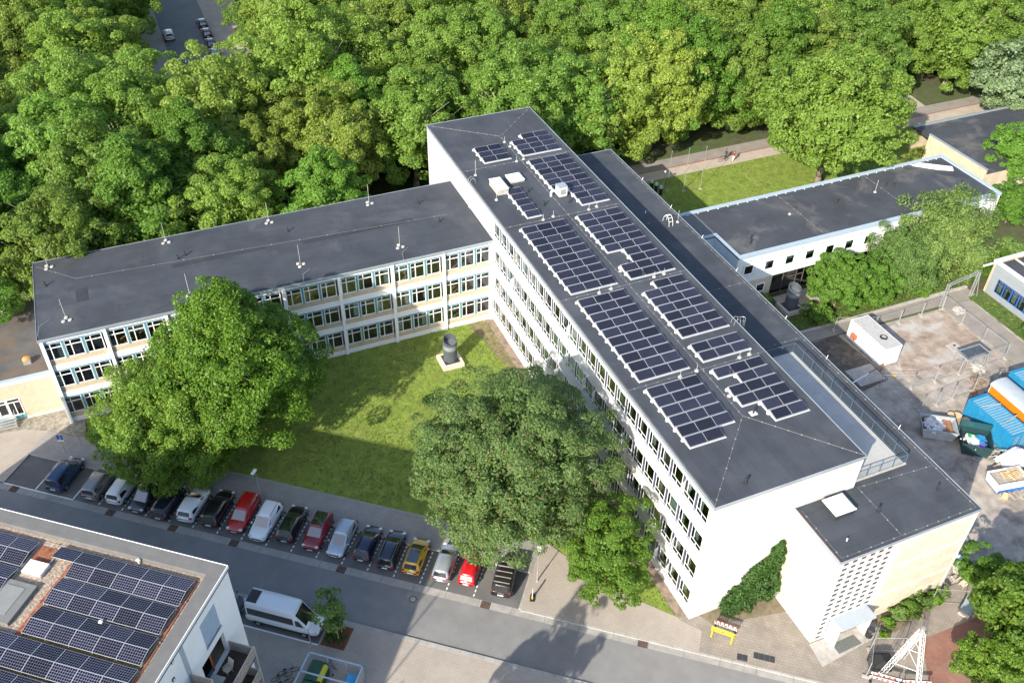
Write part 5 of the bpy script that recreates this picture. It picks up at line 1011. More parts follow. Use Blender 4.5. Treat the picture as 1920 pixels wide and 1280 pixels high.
def tub(e, x0, y0, x1, y1, h, m, sl=.35, t=.06, name='tub'):
    b = MB(); o = [(x0+sl, y0), (x1-sl, y0), (x1-sl, y1), (x0+sl, y1)]; T = [(x0, y0), (x1, y0), (x1, y1), (x0, y1)]; I = [(x0+t, y0+t), (x1-t, y0+t), (x1-t, y1-t), (x0+t, y1-t)]; J = [(x0+sl+t, y0+t), (x1-sl-t, y0+t), (x1-sl-t, y1-t), (x0+sl+t, y1-t)]
    b.v = [(*p, .1) for p in o]+[(*p, h) for p in T]+[(*p, h) for p in I]+[(*p, .2) for p in J]
    for k in range(4):
        j = (k+1) % 4; b.f += [(k, j, 4+j, 4+k), (4+k, 4+j, 8+j, 8+k), (8+k, 8+j, 12+j, 12+k)]
    b.f += [(3, 2, 1, 0), (12, 13, 14, 15)]; return b.build(name, m, e, False)
tub(e, -1.8, -1.2, 1.8, 1.2, 1.3, mat('skip_grey', (.30, .33, .35), .6, .2, 2), .3)
MB().box(-1.85, -1.26, 1.22, 1.85, -1.2, 1.32).box(-1.85, 1.2, 1.22, 1.85, 1.26, 1.32).build('rim', m_galv, e, False)
MB().box(-1.4, -1.1, .2, 1.4, 1.1, .95).build('fill', m_rust, e, False)
o = rubble(-.5, .0, 1.0, 60, mat('white_waste', (.52, .52, .52), .8, .3, 3), 'white rubble piled in the grey skip', .9, .3, 'rubble'); o.location = (36.3, 9.8, 0); o.rotation_euler = (0, 0, R(-34))
e = empty('waste_cage', (38.3, 6.6, 0), R(-38), 'dark green glass sided waste crate full of white and blue rubbish', 'waste crate')
tub(e, -1.5, -1.35, 1.5, 1.35, 1.5, mat('dark_green_crate', (.018, .045, .05), .4, .15, 2), .25)
MB().box(-1.2, -1.2, .2, 1.2, 1.2, .9).build('fill', m_dark, e, False); MB().box(-1.55, 1.36, .1, 1.5, 1.42, 2.3).build('back_panel', mat('green_glass_panel', (.02, .07, .08), .2, .1, 1), e, False)
for (mm, nm, sd) in ((m_wmet, 'white', 1), (mat('blue_rubbish', (.03, .22, .45), .5, .2, 2), 'blue', 2), (mat('green_rubbish', (.04, .35, .12), .5, .2, 2), 'green', 3), (mat('purple_rubbish', (.20, .08, .45), .5, .2, 2), 'purple', 4)):
    o = rubble((-.4, .4, -.3, .6)[sd-1], (-.2, .2, .5, -.9)[sd-1], (.9, .6, .25, .35)[sd-1], (34, 20, 5, 6)[sd-1], mm, '%s rubbish in the dark green waste crate' % nm, .9, .3, 'rubbish', 'rubbish_pile'); o.location = (38.3, 6.6, 0); o.rotation_euler = (0, 0, R(-38))
for i, (x, y, l) in enumerate(((39.3, 10.9, 'left of the three round wooden spools'), (39.9, 10.6, 'middle one of the three round wooden spools'), (40.2, 9.7, 'right wooden spool beside the blue container'))):
    e = empty('cable_spool', (x, y, 0), i*.8, l, 'spool', 'wooden cable spools by the blue container')
    MB().cyl((0, 0, 0), (0, 0, .06), .42, 18).build('lower_disc', m_wood, e, False); MB().cyl((0, 0, .06), (0, 0, .5), .2, 12).build('core', m_wood, e, False); MB().cyl((0, 0, .5), (0, 0, .56), .42, 18).build('upper_disc', mat('pale_wood', (.58, .42, .24), .85, .2, 3), e, False)
def pallet(loc, rz, label, m=m_wood, tilt_=0, w2=.6, d2=.4):
    e = empty('pallet', loc, rz, label, 'pallet', 'pallets stacked in the yard'); e.rotation_euler = (tilt_, 0, rz)
    for i in range(5): MB().box(-w2, -d2+i*(2*d2-.1)/4, .10, w2, -d2+.1+i*(2*d2-.1)/4, .13).build('slat', m, e, False)
    for x in (-w2+.05, 0, w2-.05): MB().box(x-.05, -d2, 0, x+.05, d2, .10).build('bearer', m, e, False)
gw = mat('weathered_wood', (.33, .29, .24), .9, .25, 3)
truss((38.6, 5.3, .1), (39.9, 4.0, 1.2), None, .5, .03, m_conc, 'scaffold_truss'); o = bpy.data.objects[-1] if False else None
for o in [x for x in C.objects if x.name.startswith('scaffold_truss')]: tag(o, 'pale lattice scaffold frame leaning on the blue container', 'scaffold')
for i, (x, y, z, rz, tl, l, m) in enumerate(((37.8, 5.2, .02, .3, 0, 'flat grey grating lying beside the waste crate', m_galv), (38.4, 3.3, .3, .2, .8, 'tilted pallet leaning in front of the white heap', gw), (37.7, 3.0, .3, .5, .9, 'second tilted pallet in front of the white heap', gw), (39.0, 3.2, .3, -.1, .8, 'third tilted pallet right of the others', gw),
                                              (36.6, .4, 0, .3, .3, 'grey broken pallet lying below the white skip', gw), (37.5, -.1, 0, .1, .1, 'flat pallet stack right of the broken pallet', gw), (38.3, -.6, 0, .25, 0, 'grey pallet half behind the right photo edge', gw))): pallet((x, y, z), rz, l, m, tl)
e = empty('white_skip', (37.3, 1.4, 0), R(-10), 'white and blue skip with pale timber frames on top', 'skip')
tub(e, -1.7, -.95, 1.9, .95, 1.45, mat('skip_white', (.70, .69, .67), .6, .1, 2, stain=(.35, .2, .12), sscale=2, samt=.5, sth=.6), .3); MB().box(-1.42, -.97, .1, 1.62, .97, .55).build('blue_base', mat('skip_blue', (.03, .13, .38), .5, .1, 2), e, False); MB().box(-1.3, -.85, .2, 1.5, .85, 1.25).build('fill', gw, e, False)
for i, (x, y) in enumerate(((.1, .2), (.9, .25), (.5, -.3))): pallet((37.3+x, 1.3+y, 1.32+.14*i), R(-14+9*i), 'pale timber frame on the white skip, %s' % ('lowest', 'middle', 'topmost')[i], MATS['pale_wood'])
b = MB(); pts = [(38.3, 3.6), (39.2, 2.2), (42.5, 2.0), (42.5, 4.3), (40.2, 4.4)]; 
rng = random.Random(3); n = 9; GRD = {}
for i in range(n):
    for j in range(n): GRD[i, j] = (38.7+.42*i, 2.1+.28*j+.05*i, .35+1.5*math.sin(math.pi*i/(n-1))**.5*math.sin(math.pi*j/(n-1))**.5+rng.uniform(-.12, .12))
for i in range(n-1):
    for j in range(n-1): b.quad(GRD[i, j], GRD[i+1, j], GRD[i+1, j+1], GRD[i, j+1])
tag(b.build('tarpaulin', mat('white_tarpaulin', (.72, .70, .66), .7, .05, 2), None, True, True), 'white tarpaulin draped over a heap by the blue container', 'tarpaulin')
tag(MB().cyl((36.0, .0, .1), (36.4, .3, .35), .35, 12, .25).build('timber_log', MATS['pale_wood']), 'round yellow timber piece beside the broken pallet', 'timber')
# clutter behind the annex, bottom right
e = empty('garden_table', (25.6, -4.3, -.01), .5, 'pale folding table top standing behind the annex corner', 'table'); MB().obox((0, 0, .8), .85, .5, .03).build('table_top', mat('pale_blue_top', (.62, .68, .74), .5, .06, 1), e, False); MB().obox((-.6, -.5, .55), .5, .4, .03, .3).build('lower_top', m_conc, e, False)
for x in (-.7, .7):
    for y in (-.4, .4): MB().cyl((x, y, 0), (x, y, .8), .03, 6).build('leg', m_galv, e, False)
for i, (x, y, l) in enumerate(((24.3, -5.6, 'left pale plastic chair behind the annex corner'), (24.6, -6.4, 'right pale plastic chair behind the annex corner'), (25.0, -5.2, 'blue-grey plastic chair beside the table behind the annex'))): garden_chair((x, y, 0), i*1.7, l)
rubble(24.5, -9.2, 1.0, 46, m_conc, 'heap of pale junk under the small tree behind the annex', .1, .6, 'junk', 'junk_heap'); rubble(25.8, -8.9, .7, 24, m_dark, 'dark scrap beside the pale junk behind the annex', .1, .5, 'junk', 'junk_heap')
e = empty('cold_frame', (22.9, -8.6, .12), R(25), 'small glass cold frame at the end of the plant bed', 'cold frame')
MB().box(-.7, -.45, 0, .7, .45, .5).build('box', m_conc, e, False); MB().obox((0, 0, .6), .72, .5, .02, 0, Matrix.Rotation(R(14), 4, 'X')).build('glass_lid', mat('cold_glass', (.30, .36, .38), .1, .1, 1), e, False); MB().box(-.75, -.5, .5, .75, -.45, .56).build('frame', m_galv, e, False)
# lattice mast with striped barriers
ms = empty('lattice_mast', (13.35, -11.2, .12), R(20), 'white lattice mast with spread legs by the red paving', 'mast')
for k in range(3):
    a = 2*math.pi*k/3+.4; truss((1.75*math.cos(a), 1.75*math.sin(a), 0), (.12*math.cos(a), .12*math.sin(a), 6.2), ms, .30, .017, m_wmet, 'mast_leg', 14)
for z, r in ((2.0, 1.2), (4.0, .7)): MB().tube([(r*math.cos(2*math.pi*k/3+.4), r*math.sin(2*math.pi*k/3+.4), z) for k in (0, 1, 2, 0)], .025, 5).build('brace_ring', m_wmet, ms, False)
MB().cyl((0, 0, 6.0), (0, 0, 6.7), .16, 10).build('mast_head', m_galv, ms, False)
e = empty('generator_box', (12.3, -9.9, .12), R(-20), 'black covered generator box behind the mast barrier', 'box'); MB().obox((0, 0, .45), .85, .6, .45).build('housing', m_dark, e, False); b = MB(); b.v = [(-.88, -.63, .9), (.88, -.63, .9), (.88, .63, .9), (-.88, .63, .9), (0, -.3, 1.2), (0, .3, 1.2)]; b.f = [(0, 1, 4), (1, 2, 5, 4), (2, 3, 5), (3, 0, 4, 5)]; b.build('cover', m_black, e, False)
for p0, p1, l in (((10.7, -10.5), (12.5, -12.0), 'left red and white striped barrier board before the mast'), ((12.6, -12.1), (14.6, -13.1), 'right red and white striped barrier board before the mast')):
    L = math.hypot(p1[0]-p0[0], p1[1]-p0[1]); e = empty('barrier_board', (*p0, .12), math.atan2(p1[1]-p0[1], p1[0]-p0[0]), l, 'barrier', 'striped barrier boards round the mast')
    for z in (.3, .85): MB().box(0, -.02, z, L, .02, z+.22).build('board', m_paint, e, False)
    for z in (.3, .85):
        for i in range(int(L/.42)): MB().box(.08+.42*i, -.026, z+.01, .08+.42*i+.2, .026, z+.212).build('stripe', m_sred, e, False)
    for x in (.15, L-.15): MB().box(x-.04, -.04, 0, x+.04, -.022, 1.15).build('post', m_galv, e, False); MB().box(x-.1, -.35, 0, x+.1, .35, .1).build('foot', m_black, e, False)
fence((10.6, -10.3), (12.4, -8.5), 'galvanised mesh fence panel left of the generator box', 2.0, .12); fence((12.4, -8.5), (15.0, -9.6), 'galvanised mesh fence panel behind the generator box', 2.0, .12); fence((20.6, -6.7), (23.2, -8.0), 'galvanised mesh fence panel along the plant bed by the cold frame', 2.0, .12)
# ------------------------------------------------------------------ bins cage, bicycles by the apartment
cg = empty('bin_cage', (*ST(-29.3, -13.0), .105), SA, 'open galvanised steel bin cage beside the apartment block', 'bin shelter')
CW, CD, CH = 4.6, 3.8, 2.0
fr = MB()
for x in (0, 1.55, 3.1, CW):
    for y in (0, -CD): fr.box(x-.04, y-.04, 0, x+.04, y+.04, CH)
for x0, y0, x1, y1 in ((0, 0, CW, 0), (0, -CD, CW, -CD), (0, 0, 0, -CD), (CW, 0, CW, -CD), (0, -CD*.45, CW, -CD*.45)): fr.box(min(x0, x1)-.05, min(y0, y1)-.05, CH, max(x0, x1)+.05, max(y0, y1)+.05, CH+.1)
fr.build('frame', mat('pale_blue_steel', (.45, .55, .62), .4, .08, 2, metal=.4), cg, False)
w_ = MB()
for i in range(1, 40):
    x = CW*i/40; w_.box(x-.006, -.006, .1, x+.006, .006, CH); w_.box(x-.006, -CD-.006, .1, x+.006, -CD+.006, CH)
for i in range(1, 34):
    y = -CD*i/34; w_.box(-.006, y-.006, .1, .006, y+.006, CH)
for z in [.2*k for k in range(1, 10)]: w_.box(0, -.006, z, CW, .006, z+.012); w_.box(-.006, -CD, z, .006, 0, z+.012)
tag(w_.build('wire_mesh', m_galv, cg, False), kind='stuff')
MB().box(CW+.001, -CD, .05, CW+.04, 0, CH).build('side_panel', mat('panel_grey', (.30, .31, .32), .6, .1, 2), cg, False)
def dumpster(x, y, m, lid, label, w2=.68, d2=.9):
    e = empty('wheeled_bin', (*ST(-29.3+x, -13.0+y), .105), SA, label, 'bin', 'wheeled bins in the steel cage')
    MB().box(-w2, -d2, .15, w2, d2, 1.1).build('body', m, e, False)
    b = MB(); n = 6
    for i in range(n):
        a0, a1 = math.pi*i/n, math.pi*(i+1)/n; b.quad((-w2*math.cos(a0), -d2, 1.1+.28*math.sin(a0)), (-w2*math.cos(a1), -d2, 1.1+.28*math.sin(a1)), (-w2*math.cos(a1), d2, 1.1+.28*math.sin(a1)), (-w2*math.cos(a0), d2, 1.1+.28*math.sin(a0)))
    b.build('lid', lid, e, False)
    for sx in (-.5, .5):
        for sy in (-.7, .7): MB().cyl((sx-.03, sy, .1), (sx+.03, sy, .1), .1, 8).build('wheel', m_tyre, e, False)
gb_ = mat('bin_green', (.03, .09, .05), .5, .1, 2); yl = mat('bin_yellow', (.60, .52, .05), .5, .06, 2)
dumpster(.85, -1.0, gb_, gb_, 'green wheeled bin at the left of the steel cage'); dumpster(1.45, -1.05, gb_, yl, 'wheeled bin with yellow lid at the back of the steel cage', .25, .75); dumpster(1.5, -2.85, gb_, yl, 'wheeled bin with yellow lid at the front of the steel cage', .35, .75); dumpster(3.9, -1.6, mat('bin_blue', (.03, .20, .42), .5, .06, 2), mat('bin_blue_lid', (.05, .32, .62), .5, .06, 2), 'wheeled bin with bright blue lid at the right of the steel cage', .5, 1.1)
dumpster(.85, -2.9, gb_, gb_, 'green wheeled bin at the lower left of the steel cage')
def bike(loc, rz, label, col):
    e = empty('bicycle', loc, rz, label, 'bicycle', None); e.rotation_euler = (R(8), 0, rz)
    for x in (-.52, .52): MB().tube([(x+.34*math.cos(a), 0, .34+.34*math.sin(a)) for a in [2*math.pi*i/16 for i in range(17)]], .022, 5).build('wheel', m_tyre, e, False)
    MB().tube([(-.52, 0, .34), (-.15, 0, .30), (.40, 0, .80), (-.22, 0, .75), (-.15, 0, .30)], .02, 5).tube([(-.52, 0, .34), (-.22, 0, .75)], .015, 5).tube([(.52, 0, .34), (.40, 0, .95)], .02, 5).build('frame', col, e, False)
    MB().tube([(.36, -.28, 1.0), (.42, 0, .96), (.36, .28, 1.0)], .016, 5).build('handlebar', m_dark, e, False); MB().box(-.36, -.07, .82, -.12, .07, .88).build('saddle', m_black, e, False)
for i, (s, t, l) in enumerate(((-30.9, -14.1, 'bicycle nearest the steel cage corner'), (-31.2, -14.7, 'second bicycle beside the steel cage'), (-30.8, -15.2, 'third bicycle beside the steel cage, dark red'), (-31.3, -15.9, 'fourth bicycle beside the cage, at the photo bottom'))): bike((*ST(s, t), .105), SA+R(35+6*i), l, (m_dark, mat('olive_paint', (.08, .09, .05), .4, .1, 2), paint('wine', (.05, .01, .01)), m_dark)[i])
# flagpoles, lawn lamps and bins on the far lawn
for (x, y, h, l) in ((39.66, 62.14, 6.9, 'right flagpole on the lawn beyond the strip roof'), (37.07, 62.56, 6.9, 'middle flagpole at the shadow edge on the lawn'), (34.83, 63.49, 6.4, 'left flagpole standing in the shade on the lawn')):
    e = empty('flagpole', (x, y, .05), 0, l, 'flagpole', 'flagpoles on the lawn'); MB().cyl((0, 0, 0), (0, 0, h), .04, 8, .025).build('pole', m_galv, e, False); MB().cyl((0, 0, 0), (0, 0, .06), .25, 12).build('base', m_conc, e, False); MB().cyl((0, 0, h), (0, 0, h+.1), .06, 8, .02).build('finial', m_galv, e, False)
e = empty('lawn_lamp', (35.17, 64.99, .05), 0, 'low grey lamp near the left flagpole', 'lamp'); MB().cyl((0, 0, 0), (0, 0, 2.3), .04, 8).build('pole', m_galv, e, False); MB().cyl((0, 0, 2.3), (0, 0, 2.45), .22, 12, .1).build('lamp_head', m_galv, e, False)
for (x, y, l) in ((32.95, 64.77, 'topmost of three dark pillars with pale caps on the lawn'), (33.2, 63.9, 'middle one of three dark pillars with pale caps'), (33.4, 62.9, 'lowest of three dark pillars with pale caps on the lawn')):
    e = empty('bollard', (x, y, .05), 0, l, 'bollard', 'dark pillars with pale caps'); MB().cyl((0, 0, 0), (0, 0, 1.1), .25, 14).build('shaft', m_black, e, False); MB().cyl((0, 0, 1.1), (0, 0, 1.45), .28, 14, .24).build('cap', mat('pale_green_cap', (.42, .50, .46), .6, .1, 2), e, False)
e = empty('litter_bin', (91.3, 64.6, .05), 0, 'black litter bin with a white sticker beside the far path', 'bin'); MB().cyl((0, 0, .2), (0, 0, 1.2), .33, 14).build('drum', m_black, e, False); MB().cyl((0, 0, 0), (0, 0, .2), .08, 8).build('stand', m_dark, e, False); MB().box(-.12, -.36, .7, .12, -.33, .95).build('sticker', m_plate, e, False)
# ------------------------------------------------------------------ people: one skinned body mesh each
def person(loc, rz, label, top, legs, skin=(.50, .32, .24), hair=(.05, .03, .02), sc=1.0, pose='walk'):
    e = empty('person', loc, rz, label, 'person'); e.scale = (sc, sc, sc)
    me = bpy.data.meshes.new('body')
    st_ = .22 if pose == 'walk' else .10
    J = dict(pel=(0, 0, .92), che=(0, 0, 1.28), nec=(.02, 0, 1.48), hd=(.04, 0, 1.58), cr=(.04, 0, 1.72),
             hl=(0, .10, .88), kl=(.10+st_*.3, .10, .50), al=(st_, .10, .08), tl=(st_+.16, .10, .03), hr=(0, -.10, .88), kr=(.06, -.10, .48), ar=(-st_, -.10, .09), tr=(-st_+.15, -.10, .03),
             sl=(0, .19, 1.40), el=(.04, .25, 1.14), wl=(.24, .20, 1.02), fl=(.32, .18, 1.0), sr=(0, -.19, 1.40), er=(.04, -.25, 1.14), wr=(.24, -.20, 1.02), fr=(.32, -.18, 1.0))
    E_ = [('pel', 'che'), ('che', 'nec'), ('nec', 'hd'), ('hd', 'cr'), ('pel', 'hl'), ('hl', 'kl'), ('kl', 'al'), ('al', 'tl'), ('pel', 'hr'), ('hr', 'kr'), ('kr', 'ar'), ('ar', 'tr'), ('che', 'sl'), ('sl', 'el'), ('el', 'wl'), ('wl', 'fl'), ('che', 'sr'), ('sr', 'er'), ('er', 'wr'), ('wr', 'fr')]
    rad = dict(pel=.15, che=.16, nec=.06, hd=.095, cr=.085, hl=.10, kl=.065, al=.045, tl=.04, hr=.10, kr=.065, ar=.045, tr=.04, sl=.07, el=.05, wl=.035, fl=.03, sr=.07, er=.05, wr=.035, fr=.03)
    ks = list(J); me.from_pydata([J[k] for k in ks], [(ks.index(a), ks.index(b_)) for a, b_ in E_], [])
    o = bpy.data.objects.new('body', me); C.objects.link(o); o.parent = e
    sk_ = o.modifiers.new('skin', 'SKIN'); o.modifiers.new('sub', 'SUBSURF').levels = 1
    sv = me.skin_vertices[0].data
    for i, k in enumerate(ks): sv[i].radius = (rad[k], rad[k]); sv[i].use_root = (k == 'pel')
    m = bpy.data.materials.new('figure'); m.use_nodes = True; N = m.node_tree.nodes; L = m.node_tree.links; tc = N.new('ShaderNodeTexCoord'); sx = N.new('ShaderNodeSeparateXYZ'); L.new(tc.outputs['Object'], sx.inputs[0])
    cr = N.new('ShaderNodeValToRGB'); cr.color_ramp.interpolation = 'CONSTANT'; mp = N.new('ShaderNodeMath'); mp.operation = 'DIVIDE'; mp.inputs[1].default_value = 1.85; L.new(sx.outputs[2], mp.inputs[0]); L.new(mp.outputs[0], cr.inputs[0])
    els = [(0, (.03, .03, .03)), (.05, legs), (.53, top), (.80, skin)]
    cr.color_ramp.elements[0].color = (*els[0][1], 1); cr.color_ramp.elements[1].position = els[1][0]; cr.color_ramp.elements[1].color = (*els[1][1], 1)
    for p_, c_ in els[2:]: q = cr.color_ramp.elements.new(p_); q.color = (*c_, 1)
    L.new(cr.outputs[0], N['Principled BSDF'].inputs['Base Color']); N['Principled BSDF'].inputs['Roughness'].default_value = .8; me.materials.append(m)
    b = MB(); n = 10
    for i in range(4):
        a0, a1 = R(90*i/4), R(90*(i+1)/4); b.cyl((.03, 0, 1.64+.15*math.sin(a0)), (.03, 0, 1.64+.15*math.sin(a1)), .125*math.cos(a0), n, .125*math.cos(a1)+.001)
    b.build('hair', mat('hair_%0.3f' % hair[0], hair, .7, .1, 5), e, False)
    return e
person((48.9, 67.5, .02), R(180), 'person in white trousers and a dark red top walking on the path', (.20, .03, .04), (.70, .69, .66)); person((48.2, 68.5, .02), R(180), 'person in dark clothes beside the bicycle on the path', (.03, .03, .04), (.05, .05, .06))
bike((47.4, 68.0, .02), R(180), 'bicycle pushed along the far path beside two walkers', m_dark)
person((*ST(-27.9, -12.5), .105), SA+R(-20), 'child in blue on the pavement below the tree pit', (.06, .10, .25), (.06, .08, .16), sc=.68)
e = empty('kick_scooter', (*ST(-27.5, -12.7), .105), SA+R(-20), 'small kick scooter beside the child', 'scooter')
MB().box(-.3, -.06, .08, .3, .06, .11).build('deck', m_dark, e, False); MB().cyl((.3, 0, .1), (.24, 0, .72), .02, 6).build('stem', m_galv, e, False); MB().cyl((.24, -.2, .72), (.24, .2, .72), .018, 6).build('handlebar', m_dark, e, False)
for x in (-.3, .33): MB().cyl((x, -.02, .06), (x, .02, .06), .06, 10).build('wheel', m_tyre, e, False)
# ------------------------------------------------------------------ vegetation
def nrm(a): return a/np.maximum(1e-9, np.linalg.norm(a, axis=1, keepdims=True))
def leaf_mesh(name, P, Nn, size, m, rng, aspect=.62):
    n = len(P); up = np.tile([[0, 0, 1.]], (n, 1)); t = nrm(np.cross(Nn, nrm(rng.normal(size=(n, 3))))); b = np.cross(Nn, t)
    s = (size*rng.uniform(.65, 1.35, n))[:, None]; fold = Nn*s*.22
    V = np.empty((n, 4, 3)); V[:, 0] = P-t*s; V[:, 1] = P-b*s*aspect+fold; V[:, 2] = P+t*s; V[:, 3] = P+b*s*aspect+fold
    me = bpy.data.meshes.new(name); me.vertices.add(4*n); me.vertices.foreach_set('co', V.reshape(-1).astype(np.float32))
    me.loops.add(4*n); me.loops.foreach_set('vertex_index', np.arange(4*n, dtype=np.int32)); me.polygons.add(n); me.polygons.foreach_set('loop_start', np.arange(0, 4*n, 4, dtype=np.int32)); me.polygons.foreach_set('loop_total', np.full(n, 4, dtype=np.int32))
    me.update(calc_edges=True); me.materials.append(m); return me
def crown_mesh(name, seed, a, c, zc, nclump, nleaf, size, m, shape='dome', clump=.20, lobes=.16, droop=0., boughs=0):
    rng = np.random.default_rng(seed)
    d = nrm(rng.normal(size=(nclump, 3))); r = rng.uniform(.45, 1, nclump)**.45
    lob = np.ones(nclump)
    for k in range(6):
        q = nrm(rng.normal(size=(1, 3)))[0]; lob += lobes*np.maximum(0, d@q)**3*rng.uniform(-1, 1.4)
    h = d[:, 2]*r
    if shape == 'cone': wid = np.where(h > -.35, np.clip(1.02-.62*(h+.35)/1.35, .2, 1), np.sqrt(np.clip(1-((-.35-h)/.75)**2, .05, 1)))/np.sqrt(np.clip(1-h*h*.85, .08, 1))
    elif shape == 'round': wid = np.ones(nclump)
    else: wid = np.where(h < -.3, 1-.35*np.clip((-.3-h)/.7, 0, 1), 1.04)
    ctr = np.stack([d[:, 0]*r*a*wid*lob, d[:, 1]*r*a*wid*lob, zc+h*c*lob], 1)
    if boughs:                            # the crown is a cluster of rounded boughs with gaps between them
        bd = nrm(rng.normal(size=(boughs*6, 3))); bd = bd[bd[:, 2] > -.6]; keep = [np.array([0, 0, 1.])]
        for q in bd:
            if len(keep) < boughs and min(np.linalg.norm(q-x) for x in keep) > 2.6/math.sqrt(boughs): keep.append(q)
        bd = np.array(keep); nb = len(bd); off = rng.uniform(.46, .64, nb)[:, None]; brad = rng.uniform(.34, .52, nb)*(1.65/math.sqrt(nb/6)); bi = rng.integers(0, nb, nclump)
        r2 = rng.uniform(.5, 1, nclump)**.4; loc = bd[bi]*off[bi]+d*(brad[bi]*r2)[:, None]*np.array([1, 1, 1.1])
        loc[:, 2] = np.maximum(loc[:, 2], (-.70 if shape != 'cone' else -.78)+.12*rng.uniform(0, 1, nclump)); hh = np.clip(loc[:, 2], -1, 1.2)
        wf = np.ones(nclump) if shape != 'cone' else np.where(hh > -.3, 1.16-.80*(hh+.3)/1.3, 1.12-.5*np.clip((-.3-hh)/.7, 0, 1))
        ctr = np.stack([loc[:, 0]*a*wf, loc[:, 1]*a*wf, zc+loc[:, 2]*c], 1); d = nrm(d*.8+bd[bi]*.6)
    cr = a*clump*rng.uniform(.65, 1.35, nclump)
    per = rng.multinomial(nleaf, cr**2/np.sum(cr**2)); idx = np.repeat(np.arange(nclump), per)
    ld = rng.normal(size=(nleaf, 3)); ld[:, 2] = ld[:, 2]*.8+.35; ld = nrm(ld+.55*d[idx]); rr = rng.uniform(.55, 1.05, nleaf)**.6
    P = ctr[idx]+ld*(cr[idx]*rr)[:, None]*np.array([1, 1, .72])
    if droop: P[:, 2] -= droop*rng.uniform(0, 1, nleaf)**2
    Nn = nrm(ld*.6+d[idx]*.35+np.array([0, 0, .45])+rng.normal(size=(nleaf, 3))*.55)
    k = nleaf//6                          # coarse inner leaves close the crown
    di = nrm(rng.normal(size=(k, 3))); ri = rng.uniform(.3, .78, k)
    Pi = np.stack([di[:, 0]*ri*a*.95, di[:, 1]*ri*a*.95, zc+di[:, 2]*ri*c*.92], 1)
    if shape == 'cone': s_ = np.clip(1-.5*np.clip(di[:, 2]*ri, 0, 1), .3, 1); Pi[:, 0] *= s_; Pi[:, 1] *= s_
    Ni = nrm(di+rng.normal(size=(k, 3))*.6)
    P = np.concatenate([P, Pi]); Nn = np.concatenate([Nn, Ni]); P[:, 2] = np.maximum(P[:, 2], .35)
    sz = np.concatenate([np.full(nleaf, size), np.full(k, size*1.5)])
    return leaf_mesh(name, P, Nn, sz, m, rng)
def trunk_mesh(seed, h, r, a, c, zc, m, nl=7):
    rng = random.Random(seed); b = MB(); p = [Vector((0, 0, -.1))]
    for i in range(1, 7): p.append(Vector((rng.uniform(-.12, .12)*i*.35, rng.uniform(-.12, .12)*i*.35, h*i/6)))
    for i in range(6): b.cyl(p[i], p[i+1], r*(1-.12*i)*(1.25 if i == 0 else 1), 9, r*(1-.12*(i+1)))
    for k in range(nl):
        s0 = p[2+k % 4]; an_ = k*2.4+rng.random(); q = Vector((math.cos(an_)*a*.62, math.sin(an_)*a*.62, zc+c*rng.uniform(-.15, .5))); mid = s0.lerp(q, .5)+Vector((0, 0, .08*c)); b.cyl(s0, mid, r*.42, 6, r*.27); b.cyl(mid, q, r*.27, 5, r*.08)
        for j in range(3): e2 = q+Vector((rng.uniform(-1, 1), rng.uniform(-1, 1), rng.uniform(.0, .9)))*a*.26; b.cyl(mid.lerp(q, .3+.2*j), e2, r*.12, 4, r*.04)
    return b.mesh('trunk', m, True)
L_plane = leaf_mat('plane_leaf', (.140, .230, .033), (.300, .410, .075), (.38, .46, .14), .53, .92)
L_plane2 = leaf_mat('plane_leaf_deep', (.110, .220, .032), (.250, .380, .068), (.34, .44, .14), .53, .93)
L_green = leaf_mat('fresh_leaf', (.08, .195, .025), (.180, .325, .048), None, .5)
L_lind = leaf_mat('linden_leaf', (.058, .150, .012), (.165, .285, .028), (.23, .33, .05), .44, .92)
L_maple = leaf_mat('maple_leaf', (.092, .170, .048), (.190, .270, .078), (.27, .22, .10), .45, .92)
L_small = leaf_mat('hornbeam_leaf', (.06, .155, .016), (.165, .275, .034), None, .42)
L_will = leaf_mat('willow_leaf', (.085, .165, .034), (.190, .285, .075), None, .38)
L_ivy = leaf_mat('ivy_leaf', (.025, .075, .014), (.065, .135, .028), None, .28)
L_silv = leaf_mat('silver_leaf', (.11, .17, .07), (.24, .32, .16), None, .3)
def tree(crown, trunk, loc, rz, sc, label, name='plane_tree', group=None, cat='tree'):
    e = empty(name, loc, rz, label, cat, group); e.scale = sc
    add('trunk', trunk, e); add('crown', crown, e); return e
protos = []
for i in range(5):
    a, c, zc = (7.7, 8.0, 9.8)
    protos.append((crown_mesh('plane_crown', 100+i, a, c, zc, 270, 58000, .16, (L_plane, L_plane2, L_plane, L_green, L_plane2)[i], ('dome', 'round', 'dome', 'cone', 'dome')[i], .125, .40, 0, (13, 10, 16, 12, 11)[i]), trunk_mesh(200+i, 8.5, .42, a, c, zc, m_pbark)))
fwd = _f; rgt = _R; upv = _U; cpos = Vector((-33.479, -36.719, 70.0))
def seen(x, y, z):
    """picture position of a point, used only to leave out trees the photograph cannot show"""
    d = Vector((x, y, z))-cpos; q = d.dot(fwd); return 960+FPX*d.dot(rgt)/q, 640-FPX*d.dot(upv)/q, q
rf = random.Random(5); spots = []
v = 66.5; row = 0
